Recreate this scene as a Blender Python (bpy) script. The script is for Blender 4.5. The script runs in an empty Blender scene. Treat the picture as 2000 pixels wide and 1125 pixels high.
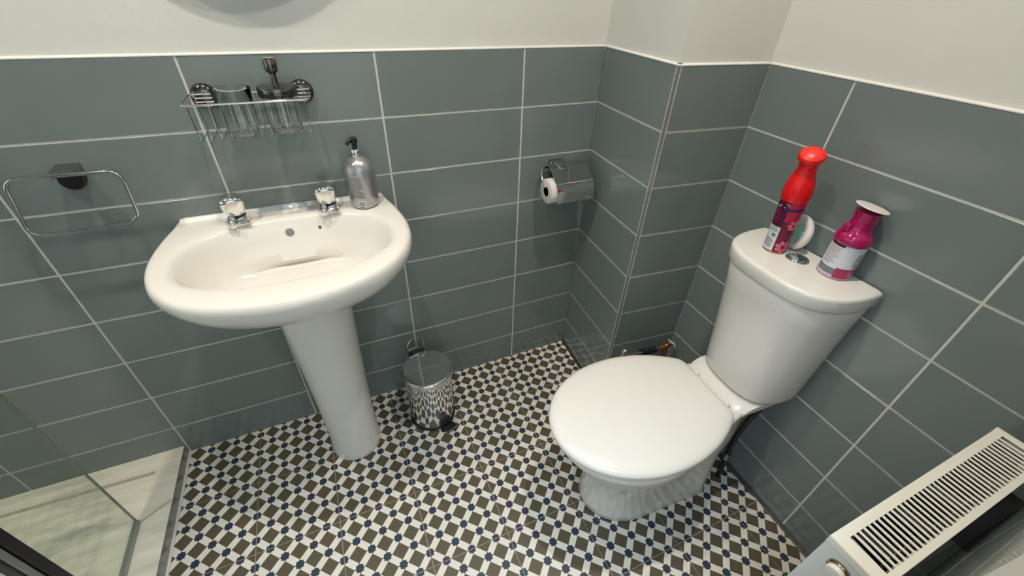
import bpy, bmesh, math, random
from mathutils import Vector, Matrix
random.seed(7)
PI = math.pi
C = bpy.context.scene.collection
sc = bpy.context.scene

# ------------------------------------------------------------ camera
cam_data = bpy.data.cameras.new('camera')
cam = bpy.data.objects.new('camera', cam_data)
C.objects.link(cam)
cam.matrix_world = Matrix((
    (0.9145244, 0.21679332, -0.34153444, -0.56687),
    (-0.40325476, 0.55556374, -0.72714134, -1.18449),
    (0.03210477, 0.80271389, 0.59549953, 1.34869),
    (0, 0, 0, 1)))
cam_data.sensor_width = 36.0
cam_data.lens = 14.5998
cam_data.clip_start = 0.01
sc.camera = cam

# ------------------------------------------------------------ world, colour management, lights
sc.view_settings.view_transform = 'Standard'
sc.view_settings.look = 'None'
sc.view_settings.exposure = 0.06
sc.view_settings.gamma = 1.0
sc.view_settings.use_curve_mapping = False
sc.cycles.use_denoising = True
sc.cycles.max_bounces = 10
sc.cycles.transparent_max_bounces = 12
sc.cycles.sample_clamp_indirect = 6.0
world = bpy.data.worlds.new('world')
sc.world = world
world.use_nodes = True
world.node_tree.nodes['Background'].inputs[0].default_value = (0.75, 0.85, 1.0, 1)
world.node_tree.nodes['Background'].inputs[1].default_value = 0.05

def area_light(name, loc, rot, size, power, col, shape='DISK'):
    d = bpy.data.lights.new(name, 'AREA')
    d.shape = shape
    d.size = size
    d.energy = power
    d.color = col
    o = bpy.data.objects.new(name, d)
    C.objects.link(o)
    o.location = loc
    o.rotation_euler = rot
    return o
DOWNLIGHTS = [(-1.35, -0.46, 4.3), (-0.66, -0.46, 4.3), (0.03, -0.66, 5.0)]
for k, (lx, ly, pw) in enumerate(DOWNLIGHTS):
    lamp = area_light('downlight_lamp', (lx, ly, 2.325), (0, 0, 0), 0.05, pw, (1.0, 0.925, 0.82))
    lamp.data.spread = math.radians(118)
# added cool fill lamp at the left end of the room, no opening there
dl = area_light('cool_fill_left', (-2.05, -0.75, 1.25), (0, -PI / 2, 0), 0.75, 4.0, (0.72, 0.85, 1.0), 'RECTANGLE')
dl.data.size_y = 1.9
# cool daylight in the hall outside the open doorway behind the viewer
wl = area_light('hall_daylight', (-0.65, -1.46, 2.32), (0, 0, 0), 1.3, 42.0, (0.60, 0.77, 1.0), 'RECTANGLE')
wl.data.size_y = 0.2

# ------------------------------------------------------------ materials
def nt(name):
    m = bpy.data.materials.new(name)
    m.use_nodes = True
    t = m.node_tree
    return m, t, t.nodes['Principled BSDF']

def node(t, kind, **kw):
    n = t.nodes.new(kind)
    for k, v in kw.items():
        setattr(n, k, v)
    return n

def link(t, a, b):
    t.links.new(a, b)

def plain(name, col, rough=0.5, metal=0.0, bump=0.0, bscale=200.0, vary=0.0, coat=0.0, spec=None, vscale=8.0, transmission=0.0, ior=None):
    """simple procedural material with noise tint and fine relief"""
    m, t, b = nt(name)
    b.inputs['Roughness'].default_value = rough
    b.inputs['Metallic'].default_value = metal
    b.inputs['Coat Weight'].default_value = coat
    b.inputs['Coat Roughness'].default_value = 0.03
    if spec is not None:
        b.inputs['Specular IOR Level'].default_value = spec
    if ior:
        b.inputs['IOR'].default_value = ior
    if transmission:
        b.inputs['Transmission Weight'].default_value = transmission
    tc = node(t, 'ShaderNodeTexCoord')
    if vary > 0:
        n = node(t, 'ShaderNodeTexNoise')
        n.inputs['Scale'].default_value = vscale
        n.inputs['Detail'].default_value = 4
        link(t, tc.outputs['Object'], n.inputs['Vector'])
        mx = node(t, 'ShaderNodeMix', data_type='RGBA')
        mx.inputs[6].default_value = tuple(max(0, c * (1 - vary)) for c in col) + (1,)
        mx.inputs[7].default_value = tuple(min(1, c * (1 + vary)) for c in col) + (1,)
        link(t, n.outputs['Fac'], mx.inputs[0])
        link(t, mx.outputs[2], b.inputs['Base Color'])
    else:
        b.inputs['Base Color'].default_value = col + (1,)
    if bump > 0:
        n2 = node(t, 'ShaderNodeTexNoise')
        n2.inputs['Scale'].default_value = bscale
        n2.inputs['Detail'].default_value = 3
        link(t, tc.outputs['Object'], n2.inputs['Vector'])
        bp = node(t, 'ShaderNodeBump')
        bp.inputs['Strength'].default_value = bump
        bp.inputs['Distance'].default_value = 0.002
        link(t, n2.outputs['Fac'], bp.inputs['Height'])
        link(t, bp.outputs['Normal'], b.inputs['Normal'])
    return m

def srgb(r, g, b):
    f = lambda c: (c / 255 / 12.92) if c / 255 <= 0.04045 else ((c / 255 + 0.055) / 1.055) ** 2.4
    return (f(r), f(g), f(b))

M = {}
M['plaster'] = plain('white_plaster', (0.70, 0.69, 0.64), 0.75, bump=0.25, bscale=90, vary=0.02)
M['ceiling'] = plain('ceiling_paint', (0.80, 0.80, 0.78), 0.85, vary=0.01)
M['grout'] = plain('pale_grout', (0.66, 0.65, 0.58), 0.8, bump=0.3, bscale=400, vary=0.10, vscale=30)
M['floor_grout'] = plain('brown_grey_grout', (0.34, 0.29, 0.23), 0.8, vary=0.15, vscale=30)
M['dark_sealant'] = plain('dark_sealant', (0.035, 0.035, 0.028), 0.5, vary=0.5, vscale=40)
M['porcelain'] = plain('white_porcelain', (0.79, 0.76, 0.70), 0.20, coat=0.28, vary=0.01)
M['porcelain'].node_tree.nodes['Principled BSDF'].inputs['Coat Roughness'].default_value = 0.07
M['chrome'] = plain('polished_chrome', (0.78, 0.78, 0.77), 0.06, metal=1.0)
M['brushed'] = plain('brushed_steel', (0.40, 0.40, 0.395), 0.22, metal=1.0, vary=0.08, vscale=30)
M['chrome_dark_refl'] = plain('chrome_with_dark_reflection', (0.16, 0.15, 0.14), 0.10, metal=1.0)  # chrome darkened in its colour, standing in for dark reflections
M['wire'] = plain('chrome_wire', (0.45, 0.46, 0.46), 0.12, metal=1.0)
M['flap'] = plain('toned_chrome_flap', (0.66, 0.64, 0.60), 0.07, metal=1.0, vary=0.05, vscale=20)  # chrome toned down a little for the dark surroundings it mirrors
M['tray_strip'] = plain('grey_tray_strip', (0.42, 0.40, 0.33), 0.5, vary=0.15, vscale=15)  # tone of the two thin grey strips on the tray top
M['trim_grey'] = plain('satin_grey_trim', (0.36, 0.37, 0.35), 0.3, metal=0.6, vary=0.06)
M['trim_white'] = plain('white_trim', (0.78, 0.76, 0.70), 0.3, vary=0.02)
M['black'] = plain('black_plastic', (0.010, 0.010, 0.011), 0.3, vary=0.1)
M['dark'] = plain('dark_recess', (0.06, 0.055, 0.065), 0.5, vary=0.1)
M['paper'] = plain('white_tissue_paper', (0.72, 0.70, 0.66), 0.9, bump=0.4, bscale=300, vary=0.03)
M['card'] = plain('grey_cardboard_core', (0.32, 0.29, 0.26), 0.9, vary=0.08)
M['silver_bottle'] = plain('silver_plastic', (0.42, 0.42, 0.43), 0.30, metal=0.75, vary=0.03)
M['bottle_text'] = plain('grey_print', (0.12, 0.12, 0.13), 0.5, vary=0.05)
M['white_print'] = plain('white_label', (0.68, 0.70, 0.74), 0.35, vary=0.02)
M['radiator'] = plain('radiator_enamel', (0.86, 0.84, 0.74), 0.3, coat=0.3, vary=0.01)
M['radiator_end'] = plain('radiator_end_enamel', (0.72, 0.74, 0.72), 0.35, vary=0.01)
M['fin'] = plain('radiator_fin', (0.78, 0.78, 0.80), 0.4, metal=0.0, vary=0.08, vscale=40)
M['red'] = plain('glossy_red_plastic', (0.82, 0.006, 0.012), 0.22, vary=0.04)
M['red_top'] = plain('bright_red_cap_top', (0.90, 0.030, 0.020), 0.35, vary=0.15, vscale=60)
M['maroon'] = plain('maroon_can_print', (0.16, 0.002, 0.035), 0.22, metal=0.25, vary=0.2, vscale=25)
M['purple'] = plain('dark_purple_print', (0.060, 0.003, 0.035), 0.3, vary=0.2, vscale=25)
M['crimson'] = plain('crimson_print', (0.45, 0.01, 0.06), 0.25, vary=0.2, vscale=60)
M['petal'] = plain('pink_petal_print', (0.75, 0.13, 0.20), 0.3, vary=0.25, vscale=90)
M['navy'] = plain('navy_print', (0.025, 0.012, 0.13), 0.3, vary=0.1)
M['magenta'] = plain('glossy_magenta_plastic', (0.42, 0.004, 0.10), 0.12, coat=0.5, vary=0.05)
M['white_plastic'] = plain('white_plastic', (0.78, 0.76, 0.70), 0.35, vary=0.01)
M['blush'] = plain('blush_print', (0.50, 0.36, 0.40), 0.35, vary=0.15, vscale=50)
M['greyband'] = plain('grey_band_print', (0.20, 0.21, 0.23), 0.35, vary=0.05)
M['gel'] = plain('pale_green_gel', (0.35, 0.75, 0.58), 0.12, vary=0.35, vscale=80, bump=1.0, bscale=120)
M['copper'] = plain('dull_copper', (0.45, 0.22, 0.12), 0.35, metal=0.9, vary=0.2, vscale=60)
M['ptfe'] = plain('white_jointing_tape', (0.70, 0.62, 0.50), 0.7, vary=0.05)
M['bronze'] = plain('bronze_ring', (0.30, 0.24, 0.15), 0.25, metal=1.0, vary=0.1)
M['clear_silicone'] = plain('glossy_clear_silicone', (0.42, 0.47, 0.49), 0.08, coat=0.5, bump=0.8, bscale=60, vary=0.1, vscale=30)
M['sealant'] = plain('white_silicone', (0.70, 0.68, 0.62), 0.35, vary=0.03)
M['frame_dark'] = plain('smoked_metal_profile', (0.07, 0.065, 0.07), 0.22, metal=0.8, vary=0.3, vscale=12)

def mat_walltile():
    m, t, b = nt('grey_green_glazed_tile')
    tc = node(t, 'ShaderNodeTexCoord')
    oi = node(t, 'ShaderNodeObjectInfo')
    n = node(t, 'ShaderNodeTexNoise')
    n.inputs['Scale'].default_value = 5.0
    n.inputs['Detail'].default_value = 3
    link(t, tc.outputs['Object'], n.inputs['Vector'])
    add = node(t, 'ShaderNodeMath', operation='MULTIPLY_ADD')
    link(t, oi.outputs['Random'], add.inputs[0])
    add.inputs[1].default_value = 0.35
    link(t, n.outputs['Fac'], add.inputs[2])
    ramp = node(t, 'ShaderNodeValToRGB')
    ramp.color_ramp.elements[0].position = 0.30
    ramp.color_ramp.elements[0].color = (0.170, 0.208, 0.202, 1)
    ramp.color_ramp.elements[1].position = 1.0
    ramp.color_ramp.elements[1].color = (0.200, 0.232, 0.222, 1)
    link(t, add.outputs[0], ramp.inputs[0])
    link(t, ramp.outputs[0], b.inputs['Base Color'])
    b.inputs['Roughness'].default_value = 0.13
    b.inputs['Specular IOR Level'].default_value = 0.5
    n2 = node(t, 'ShaderNodeTexNoise')
    n2.inputs['Scale'].default_value = 14.0
    n2.inputs['Detail'].default_value = 1
    link(t, tc.outputs['Object'], n2.inputs['Vector'])
    bp = node(t, 'ShaderNodeBump')
    bp.inputs['Strength'].default_value = 0.08
    bp.inputs['Distance'].default_value = 0.004
    link(t, n2.outputs['Fac'], bp.inputs['Height'])
    link(t, bp.outputs['Normal'], b.inputs['Normal'])
    return m
M['walltile'] = mat_walltile()

FL = 0.2300            # floor tile pitch
FX, FY = -0.539, -0.445
def mat_floortile():
    m, t, b = nt('patterned_floor_tile')
    geo = node(t, 'ShaderNodeNewGeometry')
    sep = node(t, 'ShaderNodeSeparateXYZ')
    link(t, geo.outputs['Position'], sep.inputs[0])
    def mth(op, a, bb=None, c=None):
        n = node(t, 'ShaderNodeMath', operation=op)
        for i, v in enumerate((a, bb, c)):
            if v is None:
                continue
            if isinstance(v, (int, float)):
                n.inputs[i].default_value = v
            else:
                link(t, v, n.inputs[i])
        return n.outputs[0]
    a = FL / (3 * math.sqrt(2))
    X = mth('SUBTRACT', sep.outputs[0], FX)
    Y = mth('SUBTRACT', sep.outputs[1], FY)
    k = 1 / (math.sqrt(2) * a)
    U = mth('MULTIPLY', mth('ADD', X, Y), k)
    V = mth('MULTIPLY', mth('SUBTRACT', Y, X), k)
    # distance to nearest integer (centre of a brown square)
    du = mth('ABSOLUTE', mth('SUBTRACT', U, mth('ROUND', U)))
    dv = mth('ABSOLUTE', mth('SUBTRACT', V, mth('ROUND', V)))
    brown = mth('LESS_THAN', mth('MAXIMUM', du, dv), 0.325)
    # star around half integers
    su = mth('SUBTRACT', 0.5, du)
    sv = mth('SUBTRACT', 0.5, dv)
    s1 = mth('LESS_THAN', mth('MAXIMUM', su, sv), 0.178)
    s2 = mth('LESS_THAN', mth('ADD', su, sv), 0.252)
    star = mth('MAXIMUM', s1, s2)
    nz = node(t, 'ShaderNodeTexNoise')
    nz.inputs['Scale'].default_value = 13.0
    nz.inputs['Detail'].default_value = 5
    link(t, geo.outputs['Position'], nz.inputs['Vector'])
    nz2 = node(t, 'ShaderNodeTexNoise')
    nz2.inputs['Scale'].default_value = 60.0
    link(t, geo.outputs['Position'], nz2.inputs['Vector'])
    def mixc(fac, c1, c2):
        n = node(t, 'ShaderNodeMix', data_type='RGBA')
        if isinstance(fac, (int, float)): n.inputs[0].default_value = fac
        else: link(t, fac, n.inputs[0])
        for s, c in ((6, c1), (7, c2)):
            if isinstance(c, tuple): n.inputs[s].default_value = c + (1,)
            else: link(t, c, n.inputs[s])
        return n.outputs[2]
    fac = mth('MULTIPLY_ADD', mth('SUBTRACT', nz.outputs['Fac'], 0.5), 3.0, 0.5)
    white = mixc(nz2.outputs['Fac'], (0.68, 0.645, 0.55), (0.76, 0.715, 0.63))
    br = mixc(fac, (0.082, 0.077, 0.040), (0.102, 0.074, 0.050))
    st = mixc(fac, (0.018, 0.042, 0.062), (0.026, 0.036, 0.062))
    col = mixc(star, mixc(brown, white, br), st)
    link(t, col, b.inputs['Base Color'])
    b.inputs['Roughness'].default_value = 0.38
    b.inputs['Specular IOR Level'].default_value = 0.4
    return m
M['floortile'] = mat_floortile()

def mat_tray():
    m, t, b = nt('cream_stone_effect_tray')
    tc = node(t, 'ShaderNodeTexCoord')
    mp = node(t, 'ShaderNodeMapping')
    mp.inputs['Scale'].default_value = (2.2, 13.0, 1.0)
    mp.inputs['Rotation'].default_value = (0, 0, 0.10)
    link(t, tc.outputs['Object'], mp.inputs['Vector'])
    n = node(t, 'ShaderNodeTexNoise')
    n.inputs['Scale'].default_value = 1.7
    n.inputs['Detail'].default_value = 7
    n.inputs['Roughness'].default_value = 0.55
    link(t, mp.outputs[0], n.inputs['Vector'])
    r = node(t, 'ShaderNodeValToRGB')
    e = r.color_ramp.elements
    e[0].position = 0.30; e[0].color = (0.47, 0.47, 0.39, 1)
    e[1].position = 0.62; e[1].color = (0.82, 0.77, 0.63, 1)
    e2 = e.new(0.45); e2.color = (0.70, 0.67, 0.54, 1)
    link(t, n.outputs['Fac'], r.inputs[0])
    link(t, r.outputs[0], b.inputs['Base Color'])
    b.inputs['Roughness'].default_value = 0.35
    return m
M['tray'] = mat_tray()

def mat_glass(name, tint, rough=0.0, thin=True):
    m, t, b = nt(name)
    b.inputs['Base Color'].default_value = tint + (1,)
    b.inputs['Roughness'].default_value = rough
    b.inputs['Transmission Weight'].default_value = 1.0
    b.inputs['IOR'].default_value = 1.45
    if thin:   # light passes for shadows the way thin clear glass lets it pass
        out = t.nodes['Material Output']
        tr = node(t, 'ShaderNodeBsdfTransparent')
        tr.inputs[0].default_value = tint + (1,)
        gl = node(t, 'ShaderNodeBsdfGlossy')
        gl.inputs['Roughness'].default_value = 0.02
        lw_ = node(t, 'ShaderNodeLayerWeight')
        lw_.inputs[0].default_value = 0.5
        pw_ = node(t, 'ShaderNodeMath', operation='POWER')
        link(t, lw_.outputs['Facing'], pw_.inputs[0])
        pw_.inputs[1].default_value = 4.0
        fr = node(t, 'ShaderNodeMath', operation='MULTIPLY_ADD')
        link(t, pw_.outputs[0], fr.inputs[0])
        fr.inputs[1].default_value = 0.85
        fr.inputs[2].default_value = 0.045
        mx = node(t, 'ShaderNodeMixShader')
        link(t, fr.outputs[0], mx.inputs[0])
        link(t, tr.outputs[0], mx.inputs[1])
        link(t, gl.outputs[0], mx.inputs[2])
        link(t, mx.outputs[0], out.inputs['Surface'])
    return m
M['pane'] = mat_glass('clear_shower_glass', (0.955, 0.985, 0.955))
M['pane_edge'] = plain('green_glass_edge', (0.20, 0.22, 0.17), 0.15, vary=0.05)
M['tumbler'] = mat_glass('clear_tumbler_glass', (0.97, 0.99, 0.98), thin=False)
M['mirror'] = plain('mirror_silver', (0.86, 0.89, 0.90), 0.02, metal=1.0)
def mat_emit(name, col, s):
    m, t, b = nt(name)
    b.inputs['Emission Color'].default_value = col + (1,)
    b.inputs['Emission Strength'].default_value = s
    return m
M['lens'] = mat_emit('lamp_lens', (1.0, 0.94, 0.84), 12.0)

# ------------------------------------------------------------ mesh helpers
def mk(name, verts, faces, mat, parent=None, smooth=True, angle=40, mats=None, fm=None):
    me = bpy.data.meshes.new(name)
    me.from_pydata([tuple(v) for v in verts], [], faces)
    me.update()
    bm = bmesh.new(); bm.from_mesh(me)
    bmesh.ops.recalc_face_normals(bm, faces=bm.faces)
    bm.to_mesh(me); bm.free()
    if mats:
        for mm in mats: me.materials.append(M[mm])
        if fm:
            for i, p in enumerate(me.polygons): p.material_index = fm[i]
    else:
        me.materials.append(M[mat] if isinstance(mat, str) else mat)
    if smooth:
        me.shade_smooth()
        me.set_sharp_from_angle(angle=math.radians(angle))
    o = bpy.data.objects.new(name, me)
    C.objects.link(o)
    if parent is not None:
        o.parent = parent
    return o

def tag(o, label=None, cat=None, group=None, kind=None):
    if label: o['label'] = label
    if cat: o['category'] = cat
    if group: o['group'] = group
    if kind: o['kind'] = kind
    return o

def empty(name, loc, rz=0.0, label=None, cat=None, group=None):
    o = bpy.data.objects.new(name, None)
    C.objects.link(o)
    o.empty_display_size = 0.03
    o.location = loc
    o.rotation_euler = (0, 0, rz)
    tag(o, label, cat, group)
    return o

def join(parts):
    V, F = [], []
    for v, f in parts:
        n = len(V)
        V += [tuple(x) for x in v]
        F += [tuple(i + n for i in q) for q in f]
    return V, F

def box(x0, x1, y0, y1, z0, z1, bev=0.0):
    if bev <= 0:
        v = [(x, y, z) for x in (x0, x1) for y in (y0, y1) for z in (z0, z1)]
        f = [(0, 1, 3, 2), (4, 6, 7, 5), (0, 4, 5, 1), (2, 3, 7, 6), (0, 2, 6, 4), (1, 5, 7, 3)]
        return v, f
    bm = bmesh.new()
    bmesh.ops.create_cube(bm, size=1)
    for w in bm.verts:
        w.co = Vector(((x0 + x1) / 2 + w.co.x * (x1 - x0), (y0 + y1) / 2 + w.co.y * (y1 - y0), (z0 + z1) / 2 + w.co.z * (z1 - z0)))
    bmesh.ops.bevel(bm, geom=bm.edges[:], offset=bev, segments=2, affect='EDGES', profile=0.6)
    bm.verts.index_update()
    v = [w.co.copy() for w in bm.verts]
    f = [tuple(w.index for w in q.verts) for q in bm.faces]
    bm.free()
    return v, f

def loft(rings, cap0=True, cap1=True, closed=True):
    n = len(rings[0])
    V = [p for r in rings for p in r]
    F = []
    for i in range(len(rings) - 1):
        for j in range(n if closed else n - 1):
            k = (j + 1) % n
            F.append((i * n + j, i * n + k, (i + 1) * n + k, (i + 1) * n + j))
    if cap0: F.append(tuple(range(n)))
    if cap1: F.append(tuple((len(rings) - 1) * n + j for j in range(n)))
    return V, F

def lathe(prof, seg=40, c=(0, 0, 0)):
    rings = []
    for r, z in prof:
        r = max(r, 1e-5)
        rings.append([(c[0] + r * math.cos(2 * PI * j / seg), c[1] + r * math.sin(2 * PI * j / seg), c[2] + z) for j in range(seg)])
    return loft(rings)

def xf(vf, mat):
    v, f = vf
    return [mat @ Vector(p) for p in v], f

def axis_mat(loc, direction, roll=0.0):
    """local +Z -> direction"""
    q = Vector(direction).normalized().to_track_quat('Z', 'Y')
    return Matrix.Translation(loc) @ q.to_matrix().to_4x4() @ Matrix.Rotation(roll, 4, 'Z')

def tube(path, r, seg=10, closed=False, caps=True):
    P = [Vector(p) for p in path]
    n = len(P)
    rings = []
    up = None
    for i in range(n):
        if closed:
            t = (P[(i + 1) % n] - P[i - 1]).normalized()
        else:
            t = (P[min(i + 1, n - 1)] - P[max(i - 1, 0)]).normalized()
        if up is None:
            up = t.orthogonal().normalized()
        else:
            up = (up - t * up.dot(t)).normalized()
        s = t.cross(up)
        rr = r[i] if isinstance(r, (list, tuple)) else r
        rings.append([P[i] + up * (rr * math.cos(2 * PI * j / seg)) + s * (rr * math.sin(2 * PI * j / seg)) for j in range(seg)])
    if closed:
        V, F = loft(rings, False, False)
        b = (n - 1) * seg
        # close with best matching offset
        best = min(range(seg), key=lambda o: sum((rings[-1][j] - rings[0][(j + o) % seg]).length for j in range(seg)))
        for j in range(seg):
            k = (j + 1) % seg
            F.append((b + j, b + k, (k + best) % seg, (j + best) % seg))
        return V, F
    return loft(rings, caps, caps)

def arc_pts(pts, rad, seg=6, closed=False):
    """round the corners of a polyline"""
    P = [Vector(p) for p in pts]
    n = len(P)
    out = []
    for i in range(n):
        if not closed and i in (0, n - 1):
            out.append(P[i]); continue
        a, b, c = P[i - 1], P[i], P[(i + 1) % n]
        d1 = (a - b); d2 = (c - b)
        l = min(rad, d1.length * 0.49, d2.length * 0.49)
        p1 = b + d1.normalized() * l; p2 = b + d2.normalized() * l
        for k in range(seg + 1):
            t = k / seg
            out.append(p1.lerp(b, t).lerp(b.lerp(p2, t), t))
    return out

# ------------------------------------------------------------ room shell
H0 = 1.19837            # top of the tiling
P = 0.1525              # row pitch
W = 0.40579             # tile pitch along the wall
GR = 0.0054             # joint width
rows = [H0 - k * P for k in range(8)] + [0.0]
BK = (0.26347, 0.0)                 # back wall / boxing side corner
BO = (0.23874, -0.34397)            # outer corner of boxing
BI = (0.51252, -0.36979)            # boxing front / right wall
D3 = (-0.0335, -0.99944)            # along right wall towards the viewer
YN = -1.226                         # near wall plane
RN = (BI[0] + D3[0] * (YN - BI[1]) / D3[1], YN)
CEIL = 2.35
XL = -2.15

def prism(poly, z0, z1):
    n = len(poly)
    v = [(x, y, z0) for x, y in poly] + [(x, y, z1) for x, y in poly]
    f = [tuple(range(n)), tuple(range(n, 2 * n))] + [(i, (i + 1) % n, n + (i + 1) % n, n + i) for i in range(n)]
    return v, f

tile_cache = {}
def tile_mesh(w, h):
    key = (round(w, 4), round(h, 4))
    if key not in tile_cache:
        b = 0.0006
        d = 0.0075
        v = [(0, 0, 0), (w, 0, 0), (w, 0, h), (0, 0, h),
             (0, -d + b, 0), (w, -d + b, 0), (w, -d + b, h), (0, -d + b, h),
             (b, -d, b), (w - b, -d, b), (w - b, -d, h - b), (b, -d, h - b)]
        f = [(0, 1, 5, 4), (1, 2, 6, 5), (2, 3, 7, 6), (3, 0, 4, 7),
             (4, 5, 9, 8), (5, 6, 10, 9), (6, 7, 11, 10), (7, 4, 8, 11), (8, 9, 10, 11), (0, 3, 2, 1)]
        me = bpy.data.meshes.new('tile')
        me.from_pydata(v, [], f)
        me.materials.append(M['walltile'])
        tile_cache[key] = me
    return tile_cache[key]

def tiled_wall(name, p0, p1, joints, thick, z_top=CEIL, tiled=True, e0=0.05, e1=0.05):
    """wall whose tile faces lie on the line p0->p1; room is on the right-hand... (-Y local) side"""
    p0 = Vector(p0 + (0,)); p1 = Vector(p1 + (0,))
    d = (p1 - p0); L = d.length; ang = math.atan2(d.y, d.x)
    mw = Matrix.Translation(p0) @ Matrix.Rotation(ang, 4, 'Z')
    # local: x along, -y to the room.  tile face at y=0, tile back at .0075, plaster face at .0065
    v, f = box(-e0, L + e1, 0.0065, 0.0065 + thick, 0, z_top)
    root = mk(name, v, f, 'plaster', smooth=False)
    root.matrix_world = mw
    tag(root, kind='structure')
    if not tiled: return root
    v, f = box(0, L, 0.0014, 0.0066, 0, H0)
    g = mk('grout', v, f, 'grout', root, smooth=False)
    js = [0.0] + list(joints) + [L]
    rnd = random.Random(len(name) * 7 + int(L * 1000))
    for i in range(len(js) - 1):
        a, b = js[i], js[i + 1]
        if b - a < 0.01: continue
        x0 = a + (GR / 2 if i > 0 else 0.0012)
        x1 = b - (GR / 2 if i < len(js) - 2 else 0.0012)
        for k in range(8):
            zt = rows[k] - (GR / 2 if k > 0 else 0.0005)
            zb = rows[k + 1] + (GR / 2 if k < 7 else 0.0005)
            o = bpy.data.objects.new('tile', tile_mesh(x1 - x0, zt - zb))
            C.objects.link(o)
            o.parent = root
            o.location = (x0, 0.0075, zb)
            o.rotation_euler = (rnd.uniform(-.0012, .0012), 0, rnd.uniform(-.0008, .0008))
    return root

# floor slab (grout colour) then separate patterned tiles
v, f = box(XL, 0.62, YN - 0.1, 0.1, -0.08, -0.0012)
floor = tag(mk('floor', v, f, 'floor_grout', smooth=False), kind='structure')
def clip(poly, a, b, c):      # keep a*x+b*y<=c
    out = []
    for i in range(len(poly)):
        p, q = poly[i], poly[(i + 1) % len(poly)]
        fp = a * p[0] + b * p[1] - c; fq = a * q[0] + b * q[1] - c
        if fp <= 0: out.append(p)
        if fp * fq < 0:
            t = fp / (fp - fq)
            out.append((p[0] + t * (q[0] - p[0]), p[1] + t * (q[1] - p[1])))
    return out
G2 = 0.0012
nR = (0.99944, -0.0335)
cR = nR[0] * BI[0] + nR[1] * BI[1] - 0.0005
for i in range(-3, 6):
    for j in range(-4, 3):
        x0, y0 = FX + i * FL + G2, FY + j * FL + G2
        x1, y1 = x0 + FL - 2 * G2, y0 + FL - 2 * G2
        base = [(x0, y0), (x1, y0), (x1, y1), (x0, y1)]
        base = clip(base, 0, 1, -0.0005)
        if base: base = clip(base, 0, -1, 1.2255)
        if base: base = clip(base, nR[0], nR[1], cR)
        if base: base = clip(base, -1, 0, 1.2195)
        pieces = [base] if base else []
        if base and max(p[0] for p in base) > 0.235 and max(p[1] for p in base) > -0.37:
            # boxing takes a corner away: piece left of its side, piece in front of it
            dx, dy = BO[0] - BK[0], BO[1] - BK[1]
            n1 = (-dy, dx); L1 = math.hypot(*n1); n1 = (n1[0] / L1, n1[1] / L1)
            c1 = n1[0] * BO[0] + n1[1] * BO[1] - 0.0005
            e = (BI[0] - BO[0], BI[1] - BO[1]); n2 = (-e[1], e[0]); L2 = math.hypot(*n2); n2 = (n2[0] / L2, n2[1] / L2)
            c2 = n2[0] * BO[0] + n2[1] * BO[1] - 0.0005
            left = clip(base, n1[0], n1[1], c1)
            rest = clip(base, -n1[0], -n1[1], -c1)
            front = clip(rest, n2[0], n2[1], c2) if rest else []
            if len(left) > 2 and len(front) > 2:
                # join as an L-shaped tile when both exist
                V, F = join([prism(left, -0.006, 0), prism(front, -0.006, 0)])
                mk('tile', V, F, 'floortile', floor, smooth=False)
                continue
            pieces = [q for q in (left, front) if len(q) > 2]
        for q in pieces:
            if len(q) < 3: continue
            ar = abs(sum(q[k][0] * q[(k + 1) % len(q)][1] - q[(k + 1) % len(q)][0] * q[k][1] for k in range(len(q)))) / 2
            if ar < 1e-4: continue
            v, f = prism(q, -0.006, 0)
            mk('tile', v, f, 'floortile', floor, smooth=False)

v, f = box(XL, 0.62, YN - 0.1, 0.1, CEIL, CEIL + 0.08)
tag(mk('ceiling', v, f, 'ceiling', smooth=False), kind='structure')

back_j = []
x = -5 * W
while x < 0.001:
    if x > XL + 0.02: back_j.append(x - XL)
    x += W
tiled_wall('wall_back', (XL, 0.0), BK, back_j, 0.09)
lenS = math.hypot(BO[0] - BK[0], BO[1] - BK[1])
TR = 0.0082
ux, uy = (BO[0] - BK[0]) / lenS, (BO[1] - BK[1]) / lenS
tiled_wall('wall_boxing_side', BK, (BO[0] - ux * TR, BO[1] - uy * TR), [], 0.02, e1=TR - 0.0065)
lenF = math.hypot(BI[0] - BO[0], BI[1] - BO[1])
wx, wy = (BI[0] - BO[0]) / lenF, (BI[1] - BO[1]) / lenF
tiled_wall('wall_boxing_front', (BO[0] + wx * TR, BO[1] + wy * TR), BI, [], 0.02, e0=TR - 0.0065)
right_len = math.hypot(RN[0] - BI[0], RN[1] - BI[1])
tiled_wall('wall_right', BI, RN, [0.2188, 0.6218], 0.09)
DX0, DX1, DZ = -1.05, -0.26, 2.02          # doorway behind the viewer
tiled_wall('wall_near_right', RN, (DX1, YN), [0.35], 0.09, e1=0.0)
tiled_wall('wall_near_left', (DX0, YN), (XL, YN), [0.25, 0.25 + W, 0.25 + 2 * W], 0.09, e0=0.0)
v, f = box(DX0, DX1, YN - 0.0965, YN - 0.0065, DZ, CEIL)
tag(mk('wall_near_lintel', v, f, 'plaster', smooth=False), kind='structure')
dr = tag(mk('door_1', *join([box(DX0 - 0.05, DX0 + 0.02, YN - 0.10, YN + 0.008, 0, DZ + 0.03, 0.003), box(DX1 - 0.02, DX1 + 0.05, YN - 0.10, YN + 0.008, 0, DZ + 0.03, 0.003), box(DX0 - 0.05, DX1 + 0.05, YN - 0.10, YN + 0.008, DZ - 0.02, DZ + 0.05, 0.003)]), 'white_plastic', smooth=False), kind='structure')
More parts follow.
